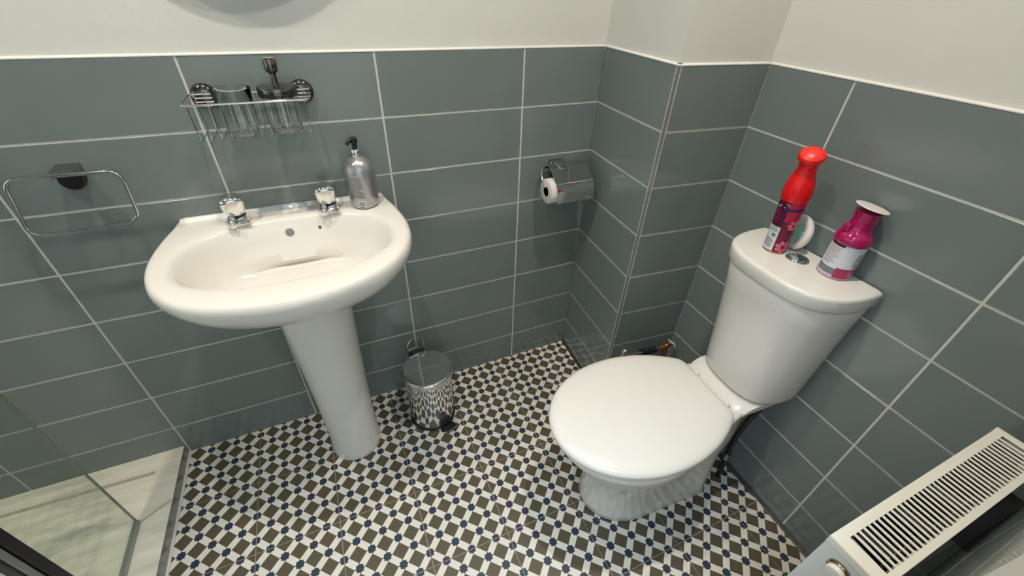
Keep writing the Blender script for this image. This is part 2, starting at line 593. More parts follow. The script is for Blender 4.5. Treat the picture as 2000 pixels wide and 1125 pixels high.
# bit of the hall outside the doorway
for nm, b_ in (('floor_hall', (-1.7, 0.4, -2.45, YN - 0.10, -0.08, -0.0012)), ('ceiling_hall', (-1.7, 0.4, -2.45, YN - 0.10, CEIL, CEIL + 0.08)),
               ('wall_hall_back', (-1.7, 0.4, -2.52, -2.45, 0, CEIL)), ('wall_hall_left', (-1.77, -1.7, -2.45, YN - 0.10, 0, CEIL)), ('wall_hall_right', (0.4, 0.47, -2.45, YN - 0.10, 0, CEIL))):
    tag(mk(nm, *box(*b_), 'floor_grout' if nm == 'floor_hall' else 'plaster', smooth=False), kind='structure')
lw = tiled_wall('wall_left', (XL, YN), (XL, 0.0), [], 0.09, tiled=False)

# trims: slim metal bead along the top of the tiling, box bead on the outer corner
def bead(name, p0, p1, e0=0, e1=0):
    p0 = Vector(p0 + (0,)); p1 = Vector(p1 + (0,))
    d = p1 - p0; L = d.length
    prof = [(0.008, 0.0), (-0.0004, 0.0), (-0.0010, 0.0012), (-0.0002, 0.0034), (0.0016, 0.0044), (0.0050, 0.0052), (0.008, 0.0052)]
    rings = [[(xx, y, z) for y, z in prof] for xx in (-e0, L + e1)]
    v, f = loft(rings)
    o = mk(name, v, f, 'trim_white', smooth=True, angle=50)
    o.matrix_world = Matrix.Translation((p0.x, p0.y, H0)) @ Matrix.Rotation(math.atan2(d.y, d.x), 4, 'Z')
    tag(o, kind='structure')
bead('trim_1', (XL, 0.0), BK)
bead('trim_2', BK, BO)
bead('trim_3', BO, BI)
bead('trim_4', BI, RN)
bead('trim_5', RN, (DX1 + 0.05, YN))
bead('trim_10', (DX0 - 0.05, YN), (XL, YN))
# corner bead: square section with a shallow groove
th = math.atan2(wy, wx)
rib = 0.0016
parts = []
cx, cy = BO
A = Vector((-ux, -uy, 0)); B = Vector((wx, wy, 0)); O = Vector((cx, cy, 0))
def cpoly(a0, a1, b0, b1, out):
    return [tuple((O + A * a + B * b)[:2]) for a, b in ((a0, b0), (a1, b0), (a1, b1), (a0, b1))]
corner = mk('trim_6', *prism(cpoly(0.0006, TR, 0.0006, TR, 0), 0, H0 + 0.007), 'trim_grey', smooth=False)
tag(corner, kind='structure')
V, F = join([prism(cpoly(TR - 0.0012, TR, -0.0004, 0.006, 0), 0, H0 + 0.007), prism(cpoly(-0.0004, 0.006, TR - 0.0012, TR, 0), 0, H0 + 0.007)])
mk('bead_edge', V, F, 'grout', corner, smooth=False)

# dark sealant line where floor meets boxing and right wall
def sealline(name, p0, p1, w=0.009):
    p0 = Vector(p0 + (0,)); p1 = Vector(p1 + (0,)); d = p1 - p0; L = d.length
    prof = [(0.0, 0.0), (-w, 0.0), (-w * 0.55, 0.003), (0.0, 0.010)]
    rings = []
    n = 60
    rr = random.Random(3)
    for k in range(n + 1):
        s = 1 + rr.uniform(-.3, .3)
        rings.append([(L * k / n, y * s, z) for y, z in prof])
    v, f = loft(rings)
    o = mk(name, v, f, 'dark_sealant')
    o.matrix_world = Matrix.Translation(p0) @ Matrix.Rotation(math.atan2(d.y, d.x), 4, 'Z')
    tag(o, kind='structure')
sealline('trim_7', BK, BO, 0.008)
sealline('trim_8', BO, BI, 0.006)
sealline('trim_9', BI, RN, 0.011)

# ------------------------------------------------------------ ceiling downlights (fixtures)
for k, (lx, ly, pw) in enumerate(DOWNLIGHTS):
    where = ('by the shower', 'nearest the basin', 'nearest the toilet')[k]
    t = empty('ceiling_downlight', (lx, ly, CEIL), 0, 'round recessed ceiling downlight ' + where, 'ceiling light', 'recessed ceiling downlights')
    v, f = lathe([(0.046, 0.0), (0.046, -0.004), (0.041, -0.007), (0.036, -0.004), (0.036, 0.0)], 32)
    mk('bezel', v, f, 'chrome', t)
    v, f = lathe([(0.0, -0.0015), (0.036, -0.0015), (0.036, 0.0), (0.0, 0.0)], 32)
    mk('lens', v, f, 'lens', t)

# ------------------------------------------------------------ round wall mirror above the basin (just above the frame)
t = empty('round_mirror', (-0.637, 0.006, 1.578), 0, 'round frameless wall mirror above the washbasin', 'mirror')
mv = axis_mat((0, 0, 0), (0, -1, 0))
mk('mirror_glass', *xf(lathe([(0.0, 0.030), (0.247, 0.030), (0.251, 0.032), (0.251, 0.034), (0.248, 0.036), (0.0, 0.036)], 96), mv), 'mirror', t, angle=30)
mk('backing', *xf(lathe([(0.0, 0.0), (0.13, 0.0), (0.13, 0.0298), (0.0, 0.0298)], 64), mv), 'black', t, angle=30)


# ------------------------------------------------------------ shower tray, glass screen, post
ZT = 0.035
tray = empty('shower_tray', (-1.60, -0.60, 0), 0, 'cream stone-effect shower tray with a grey edge strip in the left corner', 'shower tray')
def loc(vf, o):
    v, f = vf
    return [(p[0] - o.location.x, p[1] - o.location.y, p[2] - o.location.z) for p in v], f
xa, xb = -1.2243, -1.2320        # top edge drifts slightly along the room
outer_t = [(XL + 0.001, -0.0008), (xa, -0.0008), (xb, YN + 0.002), (XL + 0.001, YN + 0.002)]
inner_t = [(XL + 0.06, -0.095), (-1.296, -0.250), (-1.300, YN + 0.06), (XL + 0.06, YN + 0.06)]
inner_b = [(XL + 0.075, -0.108), (-1.310, -0.262), (-1.314, YN + 0.075), (XL + 0.075, YN + 0.075)]
V = [(x, y, 0) for x, y in outer_t] + [(x, y, ZT) for x, y in outer_t] + [(x, y, ZT) for x, y in inner_t] + [(x, y, ZT - 0.005) for x, y in inner_b]
F = [(3, 2, 1, 0)]
for a in range(4):
    b = (a + 1) % 4
    F += [(a, b, 4 + b, 4 + a), (4 + a, 4 + b, 8 + b, 8 + a), (8 + a, 8 + b, 12 + b, 12 + a)]
F.append((12, 13, 14, 15))
mk('tray_body', *loc((V, F), tray), 'tray', tray, smooth=False)
V = [(-1.2190, -0.001, 0), (-1.2190, YN + 0.002, 0), (xb + 0.0022, YN + 0.002, ZT + 0.0006), (xa + 0.0022, -0.001, ZT + 0.0006),
     (xa + 0.0003, -0.001, 0), (xb + 0.0003, YN + 0.002, 0), (xb + 0.0003, YN + 0.002, ZT + 0.0006), (xa + 0.0003, -0.001, ZT + 0.0006)]
mk('edge_strip', *loc((V, [(0, 1, 2, 3), (4, 7, 6, 5), (0, 3, 7, 4), (1, 5, 6, 2), (3, 2, 6, 7), (0, 4, 5, 1)]), tray), 'trim_grey', tray, smooth=False)
mk('sealant_bead', *loc(tube([(-1.2172, -0.002, 0.0015), (-1.2172, -0.6, 0.0015), (-1.2172, YN + 0.004, 0.0015)], 0.0042, 8), tray), 'sealant', tray)

zt_ = ZT - 0.0002
mk('tray_back_strip', *loc(prism([(-1.290, -0.0700), (-1.290, -0.0825), (XL + 0.06, -0.0600), (XL + 0.06, -0.0500)], zt_, zt_ + 0.0006), tray), 'tray_strip', tray, smooth=False)  # thin grey strip lying just proud of the tray, along the back
mk('tray_corner_strip', *loc(prism([(-1.2285, -0.1930), (-1.2285, -0.1990), (-1.3000, -0.2440), (-1.3000, -0.2380)], zt_, zt_ + 0.0006), tray), 'tray_strip', tray, smooth=False)  # narrow grey strip laid across the tray corner
XG = -1.3030
scr = empty('shower_screen', (XG, -0.40, ZT), 0, 'clear frameless glass shower panel standing on the tray', 'shower screen')
mk('glass_pane', *loc(box(XG - 0.003, XG + 0.003, -0.6600, -0.2405, ZT + 0.002, 1.92), scr), 'pane', scr, smooth=False)
mk('pane_edge', *loc(box(XG - 0.0031, XG + 0.0031, -0.2403, -0.2388, ZT + 0.002, 1.92), scr), 'pane_edge', scr, smooth=False)
mk('bottom_seal', *loc(box(XG - 0.006, XG + 0.0075, -0.6600, -0.2388, ZT + 0.0001, ZT + 0.016, 0.002), scr), 'trim_grey', scr, smooth=False)
XP, YP = -1.2830, -0.505
post = empty('screen_post', (XP, YP, ZT), 0, 'dark chrome upright profile at the bottom left, holding the shower glass', 'shower post')
mk('profile', *loc(box(XP - 0.012, XP + 0.010, YP - 0.002, YP + 0.022, ZT, 1.93, 0.0015), post), 'frame_dark', post, smooth=False)
mk('white_strip', *loc(box(XP - 0.010, XP + 0.007, YP - 0.019, YP - 0.0045, ZT, 1.93, 0.0015), post), 'trim_grey', post, smooth=False)
mk('seal', *loc(box(XP - 0.010, XP + 0.005, YP - 0.0045, YP - 0.002, ZT, 1.93), post), 'black', post, smooth=False)
mk('seal', *loc(box(XP - 0.010, XP + 0.005, YP - 0.024, YP - 0.0195, ZT, 1.93), post), 'black', post, smooth=False)

# ------------------------------------------------------------ washbasin
BX = -0.690
basin = empty('washbasin', (BX, 0, 0), 0, 'white porcelain washbasin on a full pedestal with two chrome pillar taps', 'washbasin')
half = [(0, 0), (0.10, 0), (0.20, 0), (0.246, 0.0), (0.262, -0.030), (0.275, -0.085), (0.2835, -0.15), (0.284, -0.20),
        (0.277, -0.25), (0.258, -0.305), (0.225, -0.353), (0.180, -0.392), (0.125, -0.418), (0.065, -0.434), (0, -0.440)]
poly = half + [(-x, y) for x, y in half[::-1][1:-1]]
def smoothpoly(P, n=6):
    out = []
    m = len(P)
    for i in range(m):
        p0, p1, p2, p3 = [Vector((*P[(i + k - 1) % m], 0)) for k in range(4)]
        sharp = (abs(p1.y) < 1e-6 and abs(p2.y) < 1e-6)
        for k in range(n):
            t = k / n
            if sharp: q = p1.lerp(p2, t)
            else: q = 0.5 * ((2 * p1) + (p2 - p0) * t + (2 * p0 - 5 * p1 + 4 * p2 - p3) * t * t + (3 * p1 - p0 - 3 * p2 + p3) * t ** 3)
            out.append((q.x, min(q.y, 0.0)))
    return out
SP = smoothpoly(poly)
CB = (0.0, -0.205)
NB = 128
def polar(P, th, c=CB):
    dx, dy = math.cos(th), math.sin(th)
    best = 0
    for i in range(len(P)):
        ax, ay = P[i][0] - c[0], P[i][1] - c[1]
        bx, by = P[(i + 1) % len(P)][0] - c[0], P[(i + 1) % len(P)][1] - c[1]
        ex, ey = bx - ax, by - ay
        den = dx * ey - dy * ex
        if abs(den) < 1e-12: continue
        r = (ax * ey - ay * ex) / den
        s = (ax * dy - ay * dx) / den
        if r > 0 and -1e-9 <= s <= 1 + 1e-9: best = max(best, r)
    return best
TH = [2 * PI * (j + 0.5) / NB for j in range(NB)]
RO = [polar(SP, t) for t in TH]
def sup(a, b, cx, cy, n=2.4):
    out = []
    for t in TH:
        dx, dy = math.cos(t), math.sin(t)
        lo, hi = 0.0, 1.0
        for _ in range(30):
            m = (lo + hi) / 2
            v = abs((CB[0] + m * dx - cx) / a) ** n + abs((CB[1] + m * dy - cy) / b) ** n
            if v < 1: lo = m
            else: hi = m
        out.append(lo)
    return out
def ring(R, z, k=1.0, off=0.0, keep_back=True):
    out = []
    for t, r in zip(TH, R):
        rr = r * k + off
        x, y = CB[0] + rr * math.cos(t), CB[1] + rr * math.sin(t)
        if keep_back: y = min(y, -0.0006)
        out.append((x, y, z))
    return out
def mixr(A_, B_, t): return [a * (1 - t) + b * t for a, b in zip(A_, B_)]
def outer(k, off=0.0):
    """rim outline pulled in only where it is free, never at the wall"""
    out = []
    for t, r in zip(TH, RO):
        y = CB[1] + r * math.sin(t)
        w = min(1, max(0, (-y) / 0.03))
        out.append(r * (1 - (1 - k) * w) + off * w)
    return out
def sh(r_, dy): return [(x, y + dy, z) for x, y, z in r_]
PT = sup(0.105, 0.095, 0.006, -0.165, 2.2)
IN = sup(0.238, 0.150, 0.0, -0.209, 2.35)
rings = [
    ring(PT, 0.665), ring(mixr(PT, outer(1), 0.10), 0.672), ring(mixr(PT, outer(1), 0.32), 0.692), ring(mixr(PT, outer(1), 0.60), 0.722),
    ring(mixr(PT, outer(1), 0.82), 0.755), ring(mixr(PT, outer(1), 0.93), 0.780), ring(outer(0.985), 0.797), ring(outer(0.998), 0.807), ring(outer(1.0), 0.815),
    ring(outer(1, -0.001), 0.823), ring(outer(1, -0.004), 0.8295), ring(outer(1, -0.009), 0.8335), ring(outer(1, -0.016), 0.835),
    ring(mixr(outer(1, -0.016), IN, 0.5), 0.8345), ring(IN, 0.834, off=0.010), ring(IN, 0.8325, off=0.003), ring(IN, 0.829, off=-0.003),
    ring(IN, 0.822, off=-0.008), ring(IN, 0.805, off=-0.015), ring(IN, 0.78, off=-0.024), ring(IN, 0.755, off=-0.035),
    ring(IN, 0.735, off=-0.050), sh(ring(IN, 0.718, k=0.68), 0.008), sh(ring(IN, 0.7085, k=0.45), 0.022), sh(ring(IN, 0.7045, k=0.24), 0.035), sh(ring(IN, 0.7035, k=0.09), 0.040)]
v, f = loft(rings, True, True)
bowl = mk('basin_bowl', v, f, 'porcelain', basin, angle=60)
# low upstand against the wall
v, f = loft([[(x, -0.0006, 0.8345), (x, -0.0006, 0.8345 + h), (x, -0.003, 0.8348 + h), (x, -0.007, 0.8345 + h * 0.85), (x, -0.012, 0.8352), (x, -0.014, 0.8345)] for x, h in ((-0.2475, 0.002), (-0.2430, 0.008), (-0.23, 0.0100), (-0.15, 0.0100), (0, 0.0100), (0.15, 0.0100), (0.235, 0.009), (0.245, 0.007), (0.250, 0.002))])
mk('upstand', v, f, 'porcelain', basin, angle=50)
v, f = loft([[(x, -0.0006, 0.8350), (x, -0.0006, 0.8452 + h), (x, -0.0038, 0.8455 + h), (x, -0.0085, 0.8440 + h), (x, -0.0138, 0.8362), (x, -0.0150, 0.8350)] for x, h in ((-0.070, -0.002), (-0.055, 0.0005), (0.035, 0.0005), (0.050, -0.002))])
mk('clear_sealant', v, f, 'clear_silicone', basin, angle=50)
# pedestal
def ell(a, b, cx, cy, z, n=48, e=1.0):
    return [(cx + a * math.copysign(abs(math.cos(2 * PI * j / n)) ** e, math.cos(2 * PI * j / n)),
             cy + b * math.copysign(abs(math.sin(2 * PI * j / n)) ** e, math.sin(2 * PI * j / n)), z) for j in range(n)]
prs = []
for z, a, b, cy in ((0.0, 0.082, 0.089, -0.165), (0.008, 0.083, 0.090, -0.165), (0.03, 0.080, 0.087, -0.165), (0.10, 0.0785, 0.085, -0.164),
                    (0.25, 0.081, 0.087, -0.163), (0.42, 0.0865, 0.090, -0.163), (0.56, 0.092, 0.093, -0.164), (0.66, 0.098, 0.096, -0.165), (0.70, 0.102, 0.098, -0.165), (0.712, 0.103, 0.099, -0.165)):
    prs.append(ell(a, b, 0.006, cy, z, e=0.93))
v, f = loft(prs)
mk('pedestal', v, f, 'porcelain', basin, angle=50)
# overflow, chain hole, waste
def disc(name, r, loc_, nrm, mat, parent, h=0.0015, dome=0.0, seg=28):
    vf = xf(lathe([(0, 0), (r, 0), (r, h), (r * 0.6, h + dome * 0.7), (0, h + dome)], seg), axis_mat(loc_, nrm))
    return mk(name, *vf, mat, parent)
def onbowl(x, z):
    ok, p, n, i_ = bowl.ray_cast(Vector((x, -0.20, z)), Vector((0, 1, 0)))
    return p, (n if n.y < 0 else -n)
p_, n_ = onbowl(-0.006, 0.7985)
disc('overflow_grille', 0.0105, p_, n_, 'greyband', basin, 0.0008)
p_, n_ = onbowl(0.068, 0.8005)
disc('chain_hole', 0.0040, p_, n_, 'dark', basin, 0.0008)
w_ = disc('waste', 0.031, (0.010, -0.160, 0.7055), (0, 0, 1), 'brushed', basin, 0.003, 0.001)

def pillar_tap(x, y, rz):
    a = empty('tap', (x, y, 0.8345), rz)
    a.parent = basin
    a.location = (x - 0.0, y, 0.8345)
    v, f = lathe([(0.0, 0), (0.0245, 0), (0.0245, 0.002), (0.022, 0.0035), (0.0, 0.0035)], 32)
    V2, F2 = loft([
        [(-0.023, 0.020, 0.003), (0.025, 0.020, 0.003), (0.027, -0.030, 0.003), (-0.025, -0.028, 0.003)],
        [(-0.022, 0.019, 0.012), (0.024, 0.019, 0.012), (0.026, -0.029, 0.010), (-0.024, -0.027, 0.010)],
        [(-0.018, 0.015, 0.020), (0.019, 0.015, 0.020), (0.019, -0.012, 0.020), (-0.018, -0.012, 0.020)]])
    V, F = join([(v, f), (V2, F2)])
    b = mk('tap_body', V, F, 'chrome', a, angle=30)
    bm = bmesh.new(); bm.from_mesh(b.data)
    bmesh.ops.bevel(bm, geom=[e for e in bm.edges if len(e.link_faces) == 2 and e.calc_face_angle(0) > 0.5 and e.calc_length() > 0.0065], offset=0.0022, segments=3, affect='EDGES')
    bm.to_mesh(b.data); bm.free(); b.data.shade_smooth()
    sp = tube([(-0.010, -0.010, 0.0135), (-0.011, -0.024, 0.0125), (-0.012, -0.032, 0.0115)], [0.0118, 0.0118, 0.0115], 24)
    sd = xf(lathe([(0.0115, 0), (0.0108, 0.004), (0.0080, 0.008), (0.004, 0.0098), (0, 0.0102)], 24), axis_mat((-0.012, -0.032, 0.0115), (-0.05, -1, -0.05)))
    mk('spout', *join([sp, sd]), 'chrome', a)
    mk('collar', *lathe([(0.0, 0.019), (0.0170, 0.019), (0.0170, 0.025), (0.0, 0.025)], 24), 'black', a)
    rr = []
    for z, r, am in ((0.0240, 0.0170, 0.03), (0.0262, 0.0200, 0.06), (0.034, 0.0225, 0.09), (0.046, 0.0248, 0.10), (0.058, 0.0262, 0.10), (0.0640, 0.0262, 0.08), (0.0680, 0.0245, 0.05), (0.0715, 0.0200, 0.03), (0.0740, 0.012, 0.0), (0.0748, 0.003, 0.0)):
        rr.append([((r * (1 + am * math.cos(3 * t + 1.2))) * math.cos(t), (r * (1 + am * math.cos(3 * t + 1.2))) * math.sin(t), z) for t in [2 * PI * j / 48 for j in range(48)]])
    mk('tap_head', *loft(rr), 'chrome', a, angle=50)
    return a
pillar_tap(-0.113, -0.050, 0.10)
pillar_tap(0.101, -0.053, -0.05)

# ------------------------------------------------------------ soap bottle on the basin deck
sb = empty('soap_bottle', (-0.494, -0.050, 0.8352), math.radians(12), 'silver pump soap bottle with black nozzle standing on the basin', 'bottle')
bp_ = [(0.0, 0), (0.0320, 0), (0.0355, 0.003), (0.0368, 0.008), (0.0385, 0.05), (0.0400, 0.085), (0.0396, 0.098), (0.0370, 0.111), (0.0310, 0.122), (0.0225, 0.130), (0.0145, 0.134), (0.0118, 0.136), (0.0, 0.136)]
def prof_r(prof, z):
    for (r0, z0), (r1, z1) in zip(prof, prof[1:]):
        if z1 > z0 and z0 <= z <= z1: return r0 + (r1 - r0) * (z - z0) / (z1 - z0)
    return prof[-1][0]
def patch(prof, t0, t1, z0, z1, off=0.0004, n=10, m=6, shape=None):
    """thin printed patch wrapped on a lathed body; t in degrees"""
    V, F = [], []
    for i in range(m + 1):
        z = z0 + (z1 - z0) * i / m
        r = prof_r(prof, z) + off
        for j in range(n + 1):
            t = math.radians(t0 + (t1 - t0) * j / n)
            V.append((r * math.cos(t), r * math.sin(t), z))
    for i in range(m):
        for j in range(n):
            a = i * (n + 1) + j
            F.append((a, a + 1, a + n + 2, a + n + 1))
    return V, F
def wrap_poly(prof, pts, off=0.0006):
    """pts: (deg, z) outline, fan from centroid, wrapped"""
    c = (sum(p[0] for p in pts) / len(pts), sum(p[1] for p in pts) / len(pts))
    V = []
    for (tt, z) in [c] + list(pts):
        r = prof_r(prof, z) + off; t = math.radians(tt)
        V.append((r * math.cos(t), r * math.sin(t), z))
    F = [(0, 1 + i, 1 + (i + 1) % len(pts)) for i in range(len(pts))]
    return V, F
mk('bottle_body', *lathe(bp_, 48), 'silver_bottle', sb)
mk('pump_collar', *lathe([(0.0, 0.133), (0.0118, 0.133), (0.0122, 0.135), (0.0122, 0.152), (0.0105, 0.1545), (0.0, 0.1545)], 32), 'chrome', sb)
stem = lathe([(0.0, 0.154), (0.0060, 0.154), (0.0060, 0.166), (0.0085, 0.168), (0.0092, 0.174), (0.0085, 0.180), (0.005, 0.183), (0.0, 0.1835)], 24)
noz = tube([(0.0, 0, 0.178), (-0.010, -0.004, 0.1785), (-0.018, -0.0075, 0.175), (-0.0215, -0.009, 0.168)], [0.0062, 0.0058, 0.005, 0.0045], 14)
mk('pump_nozzle', *join([stem, noz]), 'black', sb)
lines = []
rl = random.Random(5)
for k in range(11):
    z = 0.088 - k * 0.0052
    t0 = 207
    lines.append(patch(bp_, t0, t0 + rl.uniform(36, 50), z - 0.0013, z + 0.0008, n=6, m=1))
mk('printed_text', *join(lines), 'bottle_text', sb, smooth=True)
bc = mk('barcode_label', *patch(bp_, 226, 256, 0.004, 0.026, n=8, m=3), 'white_print', sb)
bars = [patch(bp_, 229.5 + k * 3.0, 229.5 + k * 3.0 + (1.9 if k % 3 else 1.0), 0.011, 0.0235, off=0.0007, n=1, m=1) for k in range(8)]
bars.append(patch(bp_, 230, 252, 0.0058, 0.0085, off=0.0007, n=6, m=1))
mk('barcode_bars', *join(bars), 'bottle_text', bc)

# ------------------------------------------------------------ wire basket on the wall
bk = empty('wire_basket', (-0.69, 0.0, 1.12), 0, 'chrome wire wall basket above the washbasin', 'basket')
zr = 1.1265 - 1.12
xl, xr, yf, yb = -0.122, 0.117, -0.118, -0.016
rim = arc_pts([(xl, yb, zr), (xl, yf, zr - 0.001), (xr, yf, zr - 0.001), (xr, yb, zr)], 0.014, 5, closed=True)
mk('rim_wire', *tube(rim, 0.0021, 10, closed=True), 'chrome', bk)
def uwire(x):
    a = [(x, yf, zr - 0.001), (x, yf + 0.003, zr - 0.045), (x, yf + 0.012, zr - 0.076), (x, yb - 0.006, zr - 0.076), (x, yb, zr)]
    return tube(arc_pts(a, 0.010, 4), 0.0011, 6)
nW = 12
wm = None
for k in range(nW):
    x = xl + 0.012 + (xr - xl - 0.024) * k / (nW - 1)
    if wm is None:
        o = mk('basket_wire', *uwire(0.0), 'wire', bk); wm = o
    else:
        o = wm.copy(); C.objects.link(o); o.parent = bk
    o.location = (x, 0, 0)
for x in (-0.093, 0.104):
    m_ = axis_mat((x, -0.0002, 0.0), (0, -1, 0))
    mnt = mk('wall_mount', *xf(lathe([(0.0, 0), (0.0260, 0), (0.0268, 0.004), (0.0255, 0.012), (0.0205, 0.0165), (0.010, 0.019), (0.0, 0.0195)], 36), m_), 'chrome_dark_refl', bk)
    for dz in (-0.008, 0.0, 0.008):
        mk('mount_wire', *tube([(x - 0.017, -0.022, dz), (x + 0.017, -0.022, dz)], 0.0016, 6), 'chrome', mnt)

# glass tumbler and glass soap dispenser standing in the basket
zb = 1.12 + zr - 0.0745
tb = empty('glass_tumbler', (-0.722, -0.067, zb), 0, 'clear glass tumbler standing in the left half of the wire basket', 'tumbler')
mk('glass_wall', *lathe([(0.0, 0), (0.0290, 0), (0.0315, 0.003), (0.0345, 0.050), (0.0385, 0.092), (0.0378, 0.0935), (0.0368, 0.092), (0.0325, 0.050), (0.0295, 0.008), (0.0, 0.007)], 40), 'tumbler', tb)
gd = empty('glass_dispenser', (-0.633, -0.068, zb), 0, 'clear glass soap dispenser with tall chrome pump in the wire basket', 'soap dispenser')
mk('glass_jar', *lathe([(0.0, 0), (0.0300, 0), (0.0325, 0.003), (0.0355, 0.040), (0.0375, 0.074), (0.0355, 0.0745), (0.0335, 0.040), (0.0305, 0.008), (0.0, 0.007)], 40), 'tumbler', gd)
mk('lid', *lathe([(0.0, 0.0745), (0.0395, 0.0745), (0.0402, 0.076), (0.0402, 0.0925), (0.0392, 0.0945), (0.012, 0.0955), (0.0, 0.096)], 40), 'chrome_dark_refl', gd, angle=30)
mk('pump', *lathe([(0.0, 0.095), (0.0068, 0.095), (0.0062, 0.118), (0.0120, 0.123), (0.0128, 0.127), (0.0132, 0.146), (0.0118, 0.1485), (0.0, 0.149)], 28), 'chrome_dark_refl', gd)
mk('dip_tube', *lathe([(0.0, 0.010), (0.0022, 0.010), (0.0022, 0.074), (0.0, 0.074)], 10), 'white_plastic', gd)

# ------------------------------------------------------------ towel ring
tr = empty('towel_ring', (-1.078, 0.0, 0.985), 0, 'chrome rectangular towel ring on the wall left of the basin', 'towel ring')
yR = -0.050
rp = arc_pts([(-0.093, yR, 0.010), (-0.1085, yR - 0.004, -0.116), (0.0885, yR - 0.004, -0.110), (0.0975, yR, 0.006)], 0.028, 7, closed=True)
mk('ring_bar', *tube(rp, 0.0038, 12, closed=True), 'wire', tr)
pl = [(-0.0215, 0.0), (0.0215, 0.0)]
V, F = loft([
    [(-0.020, -0.0004, -0.012), (0.020, -0.0004, -0.012), (0.020, -0.0004, 0.016), (-0.020, -0.0004, 0.016)],
    [(-0.020, -0.012, -0.010), (0.020, -0.012, -0.010), (0.019, -0.012, 0.016), (-0.019, -0.012, 0.016)],
    [(-0.021, -0.040, 0.001), (0.021, -0.040, 0.001), (0.021, -0.040, 0.014), (-0.021, -0.040, 0.014)],
    [(-0.020, -0.048, 0.002), (0.020, -0.048, 0.002), (0.020, -0.048, 0.012), (-0.020, -0.048, 0.012)]])
mk('bracket', V, F, 'brushed', tr, smooth=False)
mk('wall_rose', *xf(lathe([(0.0, 0), (0.0235, 0), (0.0235, 0.010), (0.021, 0.013), (0.0, 0.013)], 36), axis_mat((-0.006, -0.0002, -0.016), (0, -1, 0))), 'frame_dark', tr)

# ------------------------------------------------------------ toilet roll holder
th_ = empty('toilet_roll_holder', (0.15, 0.0, 0.82), 0, 'chrome flap-cover toilet roll holder on the wall by the boxing corner', 'roll holder')
cx0, cx1 = -0.065, 0.072
cov = [(-0.012, 0.046), (-0.028, 0.052), (-0.046, 0.048), (-0.086, 0.018), (-0.100, 0.008), (-0.1075, -0.004), (-0.112, -0.018), (-0.1145, -0.034), (-0.1145, -0.050)]
cp = []
for i in range(len(cov) - 1):
    for k in range(3):
        t = k / 3
        cp.append((cov[i][0] * (1 - t) + cov[i + 1][0] * t, cov[i][1] * (1 - t) + cov[i + 1][1] * t))
cp.append(cov[-1])
def sheet(path, x0, x1, th):
    rings = []
    n = len(path)
    for x in (x0, x1):
        r = [(x, y, z) for y, z in path]
        back = []
        for i in range(n - 1, -1, -1):
            a = path[max(i - 1, 0)]; b = path[min(i + 1, n - 1)]
            dy, dz = b[0] - a[0], b[1] - a[1]; L = math.hypot(dy, dz) or 1
            back.append((x, path[i][0] + dz / L * -th, path[i][1] + dy / L * th))
        rings.append(r + back)
    return loft(rings)
mk('flap_cover', *sheet(cp, cx0, cx1, 0.0014), 'flap', th_, angle=35)
mk('wall_plate', *box(-0.047, 0.003, -0.016, -0.0004, 0.010, 0.057, 0.003), 'brushed', th_, smooth=False)
mk('hinge_hoop', *tube(arc_pts([(-0.034, -0.018, 0.0525), (-0.036, -0.036, 0.0545), (-0.030, -0.058, 0.043), (-0.002, -0.058, 0.043), (0.002, -0.036, 0.0545), (0.002, -0.018, 0.0525)], 0.010, 4), 0.0016, 8), 'chrome', th_)
mk('roll_arm', *tube(arc_pts([(-0.050, -0.014, 0.038), (-0.078, -0.018, 0.036), (-0.089, -0.040, 0.018), (-0.089, -0.064, -0.008), (-0.070, -0.064, -0.0105), (0.060, -0.064, -0.0105)], 0.018, 6), 0.0036, 12), 'chrome', th_)
roll = empty('toilet_roll', (0.0, 0.0, 0.0), 0, 'part-used white toilet roll hanging under the chrome flap cover', 'toilet roll')
roll.location = (0.067, -0.066, 0.797)
rx = Matrix.Rotation(PI / 2, 4, 'Y')
mk('paper', *xf(lathe([(0.0165, 0.0), (0.0390, 0.0), (0.0400, 0.001), (0.0400, 0.099), (0.0390, 0.100), (0.0165, 0.100), (0.0165, 0.0)], 48), rx), 'paper', roll, angle=50)
mk('core', *xf(lathe([(0.0155, 0.0004), (0.0166, 0.0004), (0.0166, 0.0996), (0.0155, 0.0996), (0.0155, 0.0004)], 32), rx), 'card', roll, angle=50)

# ------------------------------------------------------------ pedal bin
pb = empty('pedal_bin', (-0.402, -0.163, 0), 0, 'small mirror-chrome pedal bin on the floor right of the pedestal', 'bin')
mk('body', *lathe([(0.0, 0.004), (0.080, 0.004), (0.0815, 0.010), (0.0815, 0.228), (0.0, 0.228)], 64), 'chrome', pb, angle=30)
mk('base_ring', *lathe([(0.0, 0), (0.0825, 0), (0.0845, 0.003), (0.0845, 0.010), (0.082, 0.013), (0.0, 0.013)], 64), 'black', pb, angle=30)
mk('lid', *lathe([(0.0, 0.229), (0.083, 0.229), (0.0875, 0.232), (0.0885, 0.237), (0.0882, 0.247), (0.0865, 0.2500), (0.0840, 0.2515), (0.0800, 0.2518), (0.040, 0.2524), (0.0, 0.2526)], 64), 'chrome', pb, angle=30)
hx = math.radians(98)
def hp(r, z, da=0): return (r * math.cos(hx + da), r * math.sin(hx + da), z)
mh = Matrix.Rotation(hx - PI / 2, 4, 'Z')
mk('hinge_block', *xf(box(-0.024, 0.024, 0.082, 0.094, 0.222, 0.254, 0.002), mh), 'black', pb, smooth=False)
mk('hinge_plate', *xf(box(-0.034, 0.004, 0.0945, 0.0975, 0.232, 0.272, 0.001), mh), 'brushed', pb, smooth=False)
